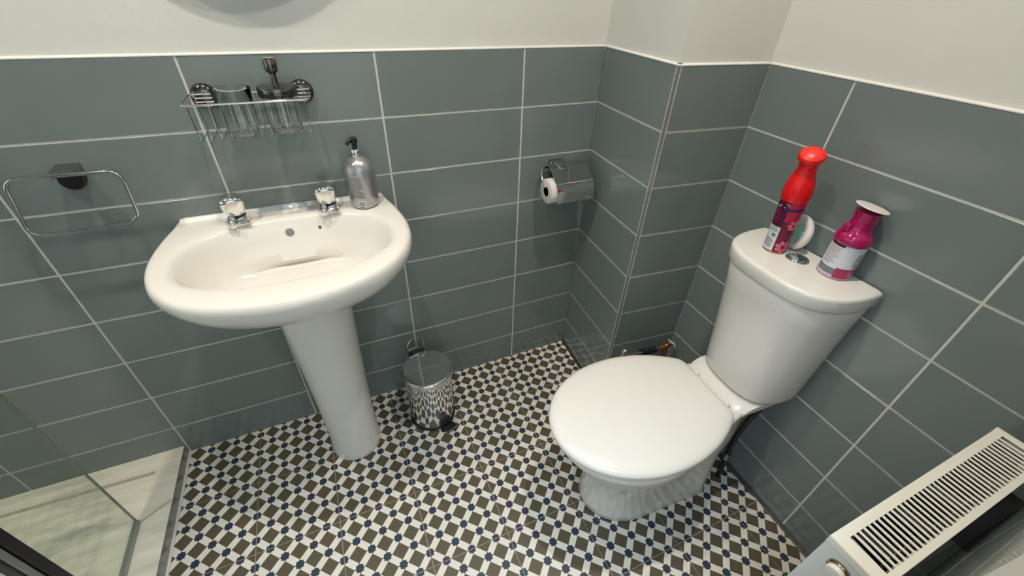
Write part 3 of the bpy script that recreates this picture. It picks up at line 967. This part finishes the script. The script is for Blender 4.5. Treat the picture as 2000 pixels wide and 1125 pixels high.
mk('carry_handle', *xf(tube(arc_pts([(-0.027, 0.100, 0.255), (-0.030, 0.104, 0.285), (-0.016, 0.106, 0.302), (0.016, 0.106, 0.302), (0.030, 0.104, 0.285), (0.027, 0.098, 0.250)], 0.012, 5), 0.0016, 8), mh), 'chrome', pb)
ma = Matrix.Rotation(math.radians(-68) + PI / 2, 4, 'Z')
pv = box(-0.020, 0.020, -0.118, -0.070, 0.004, 0.016, 0.002)
pd = mk('pedal', *xf(pv, ma), 'black', pb, smooth=False)
mk('pedal_cowl', *xf(loft([[(-0.022, -0.079, 0.002), (0.022, -0.079, 0.002), (0.020, -0.079, 0.042), (-0.020, -0.079, 0.042)], [(-0.020, -0.097, 0.002), (0.020, -0.097, 0.002), (0.017, -0.092, 0.030), (-0.017, -0.092, 0.030)]]), ma), 'black', pb, smooth=False)
mk('pedal_edge', *xf(box(-0.020, 0.020, -0.1192, -0.1180, 0.0135, 0.0170), ma), 'brushed', pd, smooth=False)

# ------------------------------------------------------------ close-coupled toilet (local x = out from the right wall)
TA = PI - math.radians(2.6)
toi = empty('toilet', (0.5003, -0.703, 0), TA, 'white close-coupled toilet with closed lid and wall-side cistern', 'toilet')
def oring(df, b, dm, dbk, bb, z, e=1.0, nf=22, nb=14, nk=6, conv=False):
    """front half ellipse, tapering back, straight rear edge"""
    R = []
    for i in range(nf + 1):
        t = PI / 2 * (1 - i / nf)
        R.append((dm + (df - dm) * abs(math.cos(t)) ** e, b * abs(math.sin(t)) ** e))
    R = R[::-1]                       # from tip to widest? -> make tip first
    tipfirst = R if R[0][1] < 1e-6 else R[::-1]
    side = tipfirst[:]
    for i in range(1, nb + 1):
        t = i / nb
        s = 3 * t * t - 2 * t * t * t if bb < b * 0.8 else t * t
        if conv: s = t ** 2.2
        side.append((dm + (dbk - dm) * t, b + (bb - b) * s))
    if conv:
        side += [(dbk - 0.010, bb - 0.006), (dbk - 0.018, bb - 0.016), (dbk - 0.022, bb - 0.030)]
        for i in range(1, nk): side.append((dbk - 0.023, (bb - 0.030) * (1 - i / nk)))
        side.append((dbk - 0.023, 0.0))
        return [(x, y, z) for x, y in side] + [(x, -y, z) for x, y in side[::-1][1:-1]]
    side.append((dbk - 0.006 if dbk > 0.02 else dbk, bb * 0.93))
    for i in range(1, nk):
        side.append((dbk - 0.008 if dbk > 0.02 else dbk, bb * 0.93 * (1 - i / nk)))
    side.append((dbk - 0.008 if dbk > 0.02 else dbk, 0.0))
    pts = [(x, y, z) for x, y in side] + [(x, -y, z) for x, y in side[::-1][1:-1]]
    return pts
rs = [oring(0.545, 0.112, 0.40, 0.16, 0.118, 0.0), oring(0.550, 0.115, 0.40, 0.16, 0.120, 0.006), oring(0.548, 0.112, 0.40, 0.16, 0.112, 0.03),
      oring(0.545, 0.110, 0.41, 0.15, 0.100, 0.10), oring(0.553, 0.115, 0.42, 0.14, 0.092, 0.17), oring(0.578, 0.132, 0.43, 0.12, 0.090, 0.235),
      oring(0.618, 0.156, 0.44, 0.10, 0.080, 0.295), oring(0.655, 0.173, 0.45, 0.09, 0.084, 0.345), oring(0.672, 0.180, 0.45, 0.085, 0.090, 0.375),
      oring(0.676, 0.182, 0.45, 0.08, 0.094, 0.388), oring(0.672, 0.179, 0.45, 0.08, 0.093, 0.397), oring(0.660, 0.170, 0.45, 0.085, 0.088, 0.400), oring(0.60, 0.12, 0.44, 0.12, 0.07, 0.400)]
mk('pan', *loft(rs), 'porcelain', toi, angle=60)
# raised ledge the cistern stands on
rs = [[(0.035, y, 0.392), (0.178 - c, y, 0.392), (0.175 - c, y, 0.400), (0.160 - c, y, 0.4085), (0.148 - c, y, 0.412), (0.040, y, 0.412)] for y, c in ((-0.106, 0.022), (-0.100, 0.012), (-0.08, 0.004), (0, 0), (0.08, 0.004), (0.100, 0.012), (0.106, 0.022))]
mk('cistern_ledge', *loft(rs), 'porcelain', toi, angle=30)
# floor screw cap and bolt recess on the side that faces the viewer
seat = [oring(0.684, 0.184, 0.445, 0.222, 0.115, 0.4005, conv=True), oring(0.687, 0.186, 0.445, 0.222, 0.117, 0.405, conv=True), oring(0.684, 0.184, 0.445, 0.222, 0.115, 0.4125, conv=True)]
mk('seat', *loft(seat), 'porcelain', toi, angle=60)
def lidring(off, z): return oring(0.692 - off, 0.1885 - off, 0.445, 0.222 + off, 0.124 - off * 0.9, z, conv=True)
lid = [lidring(0.005, 0.4130), lidring(0.001, 0.4155), lidring(0.0, 0.420), lidring(0.002, 0.4260), lidring(0.008, 0.4310), lidring(0.020, 0.4345), lidring(0.045, 0.4370)]
def shrink(k, z):
    base = lidring(0.045, z)
    return [(0.43 + (x - 0.43) * k, y * k, z) for x, y, _ in base]
lid += [shrink(0.75, 0.4388), shrink(0.5, 0.4400), shrink(0.25, 0.4406), shrink(0.04, 0.4408)]
mk('seat_lid', *loft(lid), 'porcelain', toi, angle=60)
for y in (-0.062, 0.062):
    hb = mk('hinge', *xf(lathe([(0, 0), (0.011, 0), (0.012, 0.004), (0.010, 0.010), (0.0, 0.0115)], 20), Matrix.Translation((0.180, y, 0.4005))), 'porcelain', toi)
def dring(b, D, z, e=0.72, d0=0.004, n=40, r=0.010, sh=0.0):
    pts = []
    for j in range(n + 1):
        t = PI * j / n
        c_, s_ = math.cos(t), math.sin(t)
        pts.append((d0 + r + (D - d0 - r) * abs(s_) ** e + 0.0, sh + b * math.copysign(abs(c_) ** e, c_), z))
    pts.append((d0 + r * 0.3, sh - b * 0.985, z)); pts.append((d0, sh - b * 0.95, z))
    for k in range(1, 6): pts.append((d0, sh - b * 0.95 + b * 1.9 * k / 6, z))
    pts.append((d0, sh + b * 0.95, z)); pts.append((d0 + r * 0.3, sh + b * 0.985, z))
    return pts
cr = [dring(0.098, 0.118, 0.4125), dring(0.112, 0.132, 0.414), dring(0.121, 0.141, 0.420), dring(0.126, 0.146, 0.430), dring(0.1285, 0.148, 0.450),
      dring(0.138, 0.158, 0.58, sh=-0.002), dring(0.149, 0.172, 0.72, sh=-0.004, e=0.69), dring(0.1560, 0.1795, 0.782, sh=-0.006, e=0.67, r=0.005), dring(0.1545, 0.178, 0.7834, sh=-0.006, e=0.67, r=0.005), dring(0.146, 0.168, 0.7836, sh=-0.006, e=0.67, r=0.005)]
mk('cistern', *loft(cr), 'porcelain', toi, angle=60)
LS = dict(e=0.66, r=0.004, sh=-0.006)
lr = [dring(0.146, 0.168, 0.7850, **LS), dring(0.1598, 0.1825, 0.7853, **LS), dring(0.1622, 0.1850, 0.7865, **LS), dring(0.1635, 0.187, 0.789, **LS), dring(0.1635, 0.1872, 0.814, **LS), dring(0.1627, 0.1862, 0.8178, **LS), dring(0.1605, 0.1838, 0.8208, **LS), dring(0.1570, 0.180, 0.8224, **LS), dring(0.152, 0.174, 0.8228, **LS), dring(0.07, 0.09, 0.8229, **LS)]
ci = mk('cistern_lid', *loft(lr), 'porcelain', toi, angle=60)
bt = mk('flush_button', *lathe([(0, 0), (0.0255, 0), (0.0262, 0.002), (0.0250, 0.0038), (0.0210, 0.0042), (0.0202, 0.0030), (0.0190, 0.0030), (0.0180, 0.0055), (0.008, 0.0064), (0.0, 0.0066)], 40), 'chrome', toi, angle=30)
bt.location = (0.068, -0.0120, 0.8225)
mk('button_split', *box(-0.0006, 0.0006, -0.016, 0.016, 0.0045, 0.0069), 'black', bt, smooth=False)
# maker's slot and screw cap on the foot
def pan_mark(name, x, y, z, nx, ny, mat, r1, r2):
    v, f = xf(([(r1 * math.cos(2 * PI * j / 16) , r2 * math.sin(2 * PI * j / 16), 0.0) for j in range(16)] + [(r1 * 0.8 * math.cos(2 * PI * j / 16), r2 * 0.8 * math.sin(2 * PI * j / 16), 0.0014) for j in range(16)],
        [tuple(range(16, 32))] + [(j, (j + 1) % 16, 16 + (j + 1) % 16, 16 + j) for j in range(16)]), axis_mat((x, y, z), (nx, ny, 0.0)))
    mk(name, v, f, mat, toi)
pan_mark('maker_mark', 0.534, 0.040, 0.075, 0.9, 0.42, 'greyband', 0.0055, 0.009)
pan_mark('screw_cap', 0.335, 0.1120, 0.045, 0.05, 1, 'white_plastic', 0.009, 0.009)
# braided water hose from under the cistern to the floor
hose = empty('water_hose', (0.44, -0.80, 0), 0, 'dark braided flexible water hose hanging beside the toilet by the wall', 'hose')
hp_ = [(0.440, -0.795, 0.412), (0.437, -0.790, 0.37), (0.430, -0.782, 0.30), (0.424, -0.778, 0.23), (0.424, -0.780, 0.16), (0.428, -0.785, 0.09), (0.430, -0.788, 0.0)]
hp2 = []
for i in range(len(hp_) - 1):
    a, b = Vector(hp_[i]), Vector(hp_[i + 1])
    for k in range(5): hp2.append(a.lerp(b, k / 5))
hp2.append(Vector(hp_[-1]))
mk('braid', *loc(tube(hp2, 0.0078, 10), hose), 'frame_dark', hose)
mk('hose_nut', *loc(lathe([(0, 0.375), (0.011, 0.375), (0.011, 0.408), (0, 0.408)], 6, (0.438, -0.792, 0)), hose), 'chrome', hose, smooth=False)
mk('hose_nut', *loc(lathe([(0, 0.10), (0.0105, 0.10), (0.0105, 0.13), (0, 0.13)], 6, (0.426, -0.783, 0)), hose), 'brushed', hose, smooth=False)

# pipework behind the toilet along the boxing
pw = empty('water_pipes', (0.36, -0.40, 0), 0, 'chrome and copper water pipe fittings low behind the toilet beside the boxing', 'pipes')
ZP, YPp = 0.262, -0.392
mk('chrome_pipe', *loc(tube(arc_pts([(0.262, YPp, 0.0), (0.262, YPp, ZP), (0.335, YPp - 0.004, ZP)], 0.015), 0.0075, 12), pw), 'chrome', pw)
mk('valve_cap', *loc(join([lathe([(0, ZP), (0.011, ZP), (0.011, ZP + 0.020), (0.0, ZP + 0.020)], 16, (0.262, YPp, 0)), lathe([(0, ZP + 0.020), (0.009, ZP + 0.022), (0.0125, ZP + 0.029), (0.0115, ZP + 0.037), (0.006, ZP + 0.0425), (0, ZP + 0.044)], 20, (0.262, YPp, 0))]), pw), 'chrome', pw)
mk('valve_body', *loc(tube([(0.335, YPp - 0.004, ZP), (0.400, YPp - 0.010, ZP)], [0.013, 0.012], 14), pw), 'frame_dark', pw)
mk('valve_lever', *loc(box(0.352, 0.362, YPp - 0.009, YPp - 0.002, ZP + 0.012, ZP + 0.020, 0.001), pw), 'chrome', pw, smooth=False)
mk('copper_pipe', *loc(tube(arc_pts([(0.400, YPp - 0.010, ZP), (0.455, YPp - 0.012, ZP), (0.455, YPp - 0.012, 0.0)], 0.02), 0.0078, 12), pw), 'copper', pw)
mk('copper_elbow', *loc(tube(arc_pts([(0.420, YPp - 0.011, ZP), (0.452, YPp - 0.012, ZP + 0.001), (0.460, YPp - 0.016, ZP + 0.022)], 0.014), 0.0115, 12), pw), 'copper', pw)
mk('jointing_tape', *loc(tube([(0.448, YPp - 0.014, ZP + 0.036), (0.456, YPp - 0.020, ZP + 0.025), (0.466, YPp - 0.027, ZP + 0.020), (0.472, YPp - 0.034, ZP + 0.004)], [0.0025, 0.0045, 0.004, 0.0025], 8), pw), 'ptfe', pw)

# ------------------------------------------------------------ things standing on the cistern
ZL = 0.8229
red = empty('aerosol_can', (0.4215, -0.6315, ZL), 0, 'tall slim air-freshener can with a glossy red cap on the cistern lid', 'spray can')
lean = Matrix.Rotation(math.radians(2.8), 4, Vector((-0.50, -0.86, 0)))
rp_ = [(0.0, 0), (0.0235, 0.0), (0.0255, 0.0015), (0.0262, 0.004), (0.0264, 0.105), (0.0285, 0.140), (0.0290, 0.152), (0.0, 0.152)]
cap_ = [(0.0, 0.130), (0.0284, 0.134), (0.0300, 0.141), (0.0308, 0.152), (0.0304, 0.163), (0.0285, 0.175), (0.0250, 0.187), (0.0212, 0.198), (0.0192, 0.208), (0.0192, 0.216), (0.0212, 0.224), (0.0248, 0.231), (0.0268, 0.236), (0.0268, 0.240), (0.0240, 0.2455), (0.017, 0.250), (0.008, 0.2520), (0.0, 0.2525)]
mk('can_body', *xf(lathe(rp_, 48), lean), 'maroon', red)
mk('can_rim', *xf(lathe([(0.0, -0.0006), (0.0240, -0.0006), (0.0266, 0.0010), (0.0268, 0.0036), (0.0262, 0.0042), (0.0, 0.0042)], 48), lean), 'copper', red)
def tip(vf):
    out = []
    for p in vf[0]:
        p = Vector(p)
        t = min(1, max(0, (p.z - 0.212) / 0.024))
        mr = Matrix.Translation((0, 0, 0.226)) @ Matrix.Rotation(math.radians(24) * t, 4, Vector((0.49, -0.87, 0))) @ Matrix.Translation((0, 0, -0.226))
        out.append(mr @ p)
    return out, vf[1]
cap = mk('cap', *xf(tip(lathe(cap_, 56)), lean), 'red', red)
mk('cap_top', *xf(tip(lathe([(0.0, 0.2425), (0.0250, 0.2425), (0.0246, 0.2450), (0.018, 0.2500), (0.009, 0.2526), (0.0, 0.2532)], 48)), lean), 'red_top', cap)
cp_ = lambda n, vf, m, par=None: mk(n, *xf(vf, lean), m, par if par else red)
cp_('purple_panel', patch(rp_, 115, 205, 0.068, 0.126), 'purple')  # dark purple print above the white label
lb = cp_('white_label', patch(rp_, 118, 203, 0.006, 0.070, off=0.0006), 'white_print')
tl = []
for k in range(6): tl.append(patch(rp_, 135, 190 + rl.uniform(-6, 6), 0.014 + k * 0.0042, 0.016 + k * 0.0042, off=0.0009, n=8, m=1))
for k in range(3): tl.append(patch(rp_, 150, 194, 0.057 + k * 0.004, 0.0585 + k * 0.004, off=0.0009, n=8, m=1))
tl.append(wrap_poly(rp_, [(183 + 11 * math.cos(a), 0.0475 + 0.0048 * math.sin(a)) for a in [2 * PI * k / 12 for k in range(12)]], off=0.0009))
cp_('label_text', join(tl), 'greyband', lb)
cp_('fine_text', join([patch(rp_, 150, 172 + rl.uniform(0, 14), 0.078 + k * 0.0046, 0.0795 + k * 0.0046, off=0.0007, n=6, m=1) for k in range(9)]), 'crimson')
cp_('crimson_panel', patch(rp_, 206, 300, 0.086, 0.150, off=0.0004), 'crimson')
cp_('navy_band', patch(rp_, 188, 300, 0.1135, 0.1195, off=0.0009, n=16, m=1), 'navy')
cp_('silver_flash', wrap_poly(rp_, [(118, 0.1302), (118, 0.120), (150, 0.116), (186, 0.119), (208, 0.1255), (196, 0.1300)], off=0.0008), 'white_print')
def flower(ct, cz, rad, n, a0=0):
    fs = []
    for k in range(n):
        a = a0 + 2 * PI * k / n
        pts = []
        for (l, w) in ((0.15, 0), (0.55, 0.26), (0.85, 0.24), (1.0, 0.0), (0.85, -0.24), (0.55, -0.26)):
            X_ = rad * (l * math.cos(a) - w * math.sin(a)); Z_ = rad * (l * math.sin(a) + w * math.cos(a))
            pts.append((ct + math.degrees(X_ / 0.0262), cz + Z_))
        fs.append(wrap_poly(rp_, pts, off=0.0008 + 0.0001 * (k % 2)))
    return join(fs)
cp_('printed_flower', flower(258, 0.077, 0.014, 7, 0.4), 'petal')
cp_('printed_flower', flower(246, 0.020, 0.018, 7, 0.1), 'petal')

pk = empty('gel_freshener_can', (0.4595, -0.7610, ZL), 0, 'short magenta and white air-freshener can with a flared white top', 'spray can')
kp = [(0.0, 0), (0.0315, 0), (0.0340, 0.002), (0.0345, 0.005), (0.0335, 0.008), (0.0335, 0.086), (0.0, 0.088)]
mk('can_body', *lathe(kp, 56), 'white_print', pk)
mk('can_rim', *lathe([(0.0, -0.0002), (0.0335, -0.0002), (0.0350, 0.002), (0.0350, 0.0052), (0.0338, 0.007), (0.0, 0.007)], 56), 'blush', pk)
mk('cap', *lathe([(0.0, 0.084), (0.0345, 0.084), (0.0355, 0.087), (0.0358, 0.094), (0.0345, 0.101), (0.0310, 0.107), (0.0262, 0.112), (0.0230, 0.119), (0.0222, 0.132), (0.0228, 0.144), (0.0236, 0.152), (0.0250, 0.158), (0.0, 0.160)], 56), 'magenta', pk)
mk('cap_top', *xf(lathe([(0.0, 0.0), (0.0270, 0.0), (0.0318, 0.0012), (0.0322, 0.0024), (0.0312, 0.0036), (0.026, 0.0036), (0.0, 0.0036)], 56), Matrix.Translation((0.001, -0.001, 0.1640)) @ Matrix.Rotation(math.radians(11), 4, Vector((0.40, 0.91, 0)))), 'white_plastic', pk)
mk('spray_lever', *box(-0.030, -0.018, 0.004, 0.020, 0.112, 0.128, 0.003), 'magenta', pk)
mk('black_band', *patch(kp, 128, 196, 0.0785, 0.0835, off=0.0004, n=12, m=1), 'black', pk)
mk('grey_band', *patch(kp, 110, 210, 0.010, 0.026, off=0.0004, n=14, m=2), 'greyband', pk)
mk('magenta_square', *patch(kp, 203, 275, 0.002, 0.030, off=0.0010, n=12, m=3), 'magenta', pk)
mk('label_text', *join([patch(kp, 138 + (k % 3) * 3, 185 + rl.uniform(-10, 8), 0.034 + k * 0.0044, 0.0355 + k * 0.0044, off=0.0005, n=7, m=1) for k in range(10)]), 'blush', pk)
mk('printed_flower', *join([wrap_poly(kp, [(272 + rr_ * 22 * math.cos(a) + dx_, 0.048 + rr_ * 0.016 * math.sin(a) + dz_) for a in [2 * PI * k / 12 for k in range(12)]], off=0.0006 + 0.0001 * q) for q, (rr_, dx_, dz_) in enumerate(((1.1, 0, 0), (0.7, 8, 0.010), (0.6, -10, 0.012)))]), 'blush', pk)

rg = empty('ring_freshener', (0.4730, -0.6400, ZL), math.radians(-30), 'round white air-freshener ring with a green centre leaning on the wall behind the red-capped can', 'air freshener')
m_ = Matrix.Translation((0, 0, 0.0430)) @ Matrix.Scale(1.10, 4) @ axis_mat((0, 0, 0), (-1, -0.10, 0.17))
mk('ring_case', *xf(lathe([(0.0255, -0.006), (0.0375, -0.006), (0.0395, -0.002), (0.0390, 0.004), (0.0355, 0.0075), (0.0290, 0.0075), (0.0262, 0.004), (0.0255, -0.006)], 56), m_), 'white_plastic', rg, angle=50)
mk('inner_ring', *xf(lathe([(0.0195, -0.004), (0.0256, -0.004), (0.0256, 0.0035), (0.0225, 0.0052), (0.0195, 0.003), (0.0195, -0.004)], 48), m_), 'white_print', rg, angle=50)
mk('gel_centre', *xf(lathe([(0.0, -0.004), (0.0196, -0.004), (0.0196, 0.001), (0.012, 0.0022), (0.0, 0.0026)], 40), m_), 'gel', rg)

# ------------------------------------------------------------ radiator on the near wall
RX0, RX1, RY0, RY1, RZ = -0.0435, 0.4010, -1.2035, -1.1350, 0.750
rad = empty('radiator', ((RX0 + RX1) / 2, (RY0 + RY1) / 2, 0.14), 0, 'cream panel radiator with slotted top grille in the bottom right corner', 'radiator')
def rk(name, vf, mat, par=rad, **kw): return mk(name, *loc(vf, rad), mat, par, **kw)
# panels with shallow vertical pressings
def panel(y, s):
    pts = []
    n = 11
    for k in range(n):
        a = RX0 + 0.012 + (RX1 - RX0 - 0.024) * k / n; w = (RX1 - RX0 - 0.024) / n
        pts += [(a, y), (a + w * 0.30, y), (a + w * 0.42, y + s), (a + w * 0.88, y + s)]
    pts.append((RX1 - 0.012, y))
    rings = [[(x, yy, z) for x, yy in pts] + [(x, yy - s * 0.6, z) for x, yy in pts[::-1]] for z in (0.16, 0.738)]
    return loft(rings)
rk('front_panel', panel(RY1 - 0.007, 0.0055), 'radiator', angle=25)
rk('rear_panel', panel(RY0 + 0.007, -0.0055), 'radiator', angle=25)
rk('end_panel', box(RX0, RX0 + 0.0015, RY0, RY1, 0.15, RZ - 0.003, 0.0006), 'radiator_end', smooth=False)
rk('end_panel', box(RX1 - 0.0015, RX1, RY0, RY1, 0.15, RZ - 0.003, 0.0006), 'radiator_end', smooth=False)
rk('end_cap', box(RX1 - 0.0100, RX1 + 0.0016, RY0 - 0.0012, RY1 + 0.0012, RZ - 0.040, RZ + 0.0008, 0.0010), 'radiator', smooth=False)
# top grille: frame + slats
gx0, gx1, gy0, gy1 = RX0 + 0.0215, RX1 - 0.0130, RY0 + 0.0085, RY1 - 0.0125
zt, zb_ = RZ, RZ - 0.0022
fr = join([box(RX0 - 0.0006, gx0, RY0 - 0.0006, RY1 + 0.0006, zb_, zt, 0.0008), box(gx1, RX1 + 0.0006, RY0 - 0.0006, RY1 + 0.0006, zb_, zt, 0.0008),
           box(gx0 - 0.0006, gx1 + 0.0006, RY0 - 0.0006, gy0, zb_, zt, 0.0008), box(gx0 - 0.0006, gx1 + 0.0006, gy1, RY1 + 0.0006, zb_, zt, 0.0008),
           box(RX0 - 0.0006, RX1 + 0.0006, RY1 - 0.0006, RY1 + 0.0006, zb_ - 0.014, zb_ + 0.0005), box(RX0 - 0.0006, RX1 + 0.0006, RY0 - 0.0006, RY0 + 0.0006, zb_ - 0.014, zb_ + 0.0005),
           box(RX0 - 0.0012, RX0 + 0.0006, RY0 - 0.0006, RY1 + 0.0006, zb_ - 0.010, zb_ + 0.0010)])
grille = rk('top_grille', fr, 'radiator', smooth=False)
NS = 39
first = None
pitch = (gx1 - gx0) / NS
for k in range(1, NS):
    if first is None:
        v, f = loft([[(-0.0019, y, zz) if i == 0 else p for i, p in enumerate([(-0.0019, y, -0.0022), (0.0019, y, -0.0022), (0.0019, y, -0.0006), (0.0012, y, 0.0002), (-0.0012, y, 0.0002), (-0.0019, y, -0.0006)])] for y in (gy0 - 0.001, gy1 + 0.001) for zz in (-0.0022,)])
        v = [(p[0], p[1] - rad.location.y, p[2]) for p in v]
        first = mk('slat', v, f, 'radiator', grille, smooth=True, angle=50)
        o = first
    else:
        o = first.copy(); C.objects.link(o); o.parent = grille
    o.location = (gx0 + pitch * k - rad.location.x, 0, RZ - 0.0002 - 0.14)
# convector fins: folded sheet between the panels
zz = []
nf = 34
for k in range(nf):
    a = RX0 + 0.016 + (RX1 - RX0 - 0.032) * k / nf; w = (RX1 - RX0 - 0.032) / nf
    zz += [(a, RY1 - 0.014), (a + w * 0.32, RY1 - 0.014), (a + w * 0.5, RY0 + 0.018), (a + w * 0.82, RY0 + 0.018)]
rings = [[(x, y, z) for x, y in zz] + [(x + 0.0006, y + 0.0006, z) for x, y in zz[::-1]] for z in (0.20, 0.744)]
tag(rk('convector_fin', loft(rings), 'fin', smooth=False), kind='stuff')
# air vent plug on the end face
vm = axis_mat((RX0, -1.166, 0.709), (-1, 0, 0))
vp = rk('vent_plug', xf(lathe([(0, 0), (0.0150, 0), (0.0150, 0.003), (0.0135, 0.005), (0, 0.005)], 30), vm), 'bronze', angle=30)
mk('plug_cap', *loc(xf(lathe([(0, 0.005), (0.0118, 0.005), (0.0122, 0.009), (0.0105, 0.012), (0.005, 0.013), (0, 0.013)], 30), vm), rad), 'white_plastic', vp)
for x in (RX0 + 0.07, RX1 - 0.07):
    rk('wall_bracket', box(x - 0.012, x + 0.012, -1.2258, -1.2000, 0.56, 0.70), 'frame_dark', smooth=False)
for x in (RX0 + 0.03, RX1 - 0.03):
    rk('feed_pipe', tube([(x, -1.170, 0.0), (x, -1.170, 0.165)], 0.0075, 12), 'chrome')
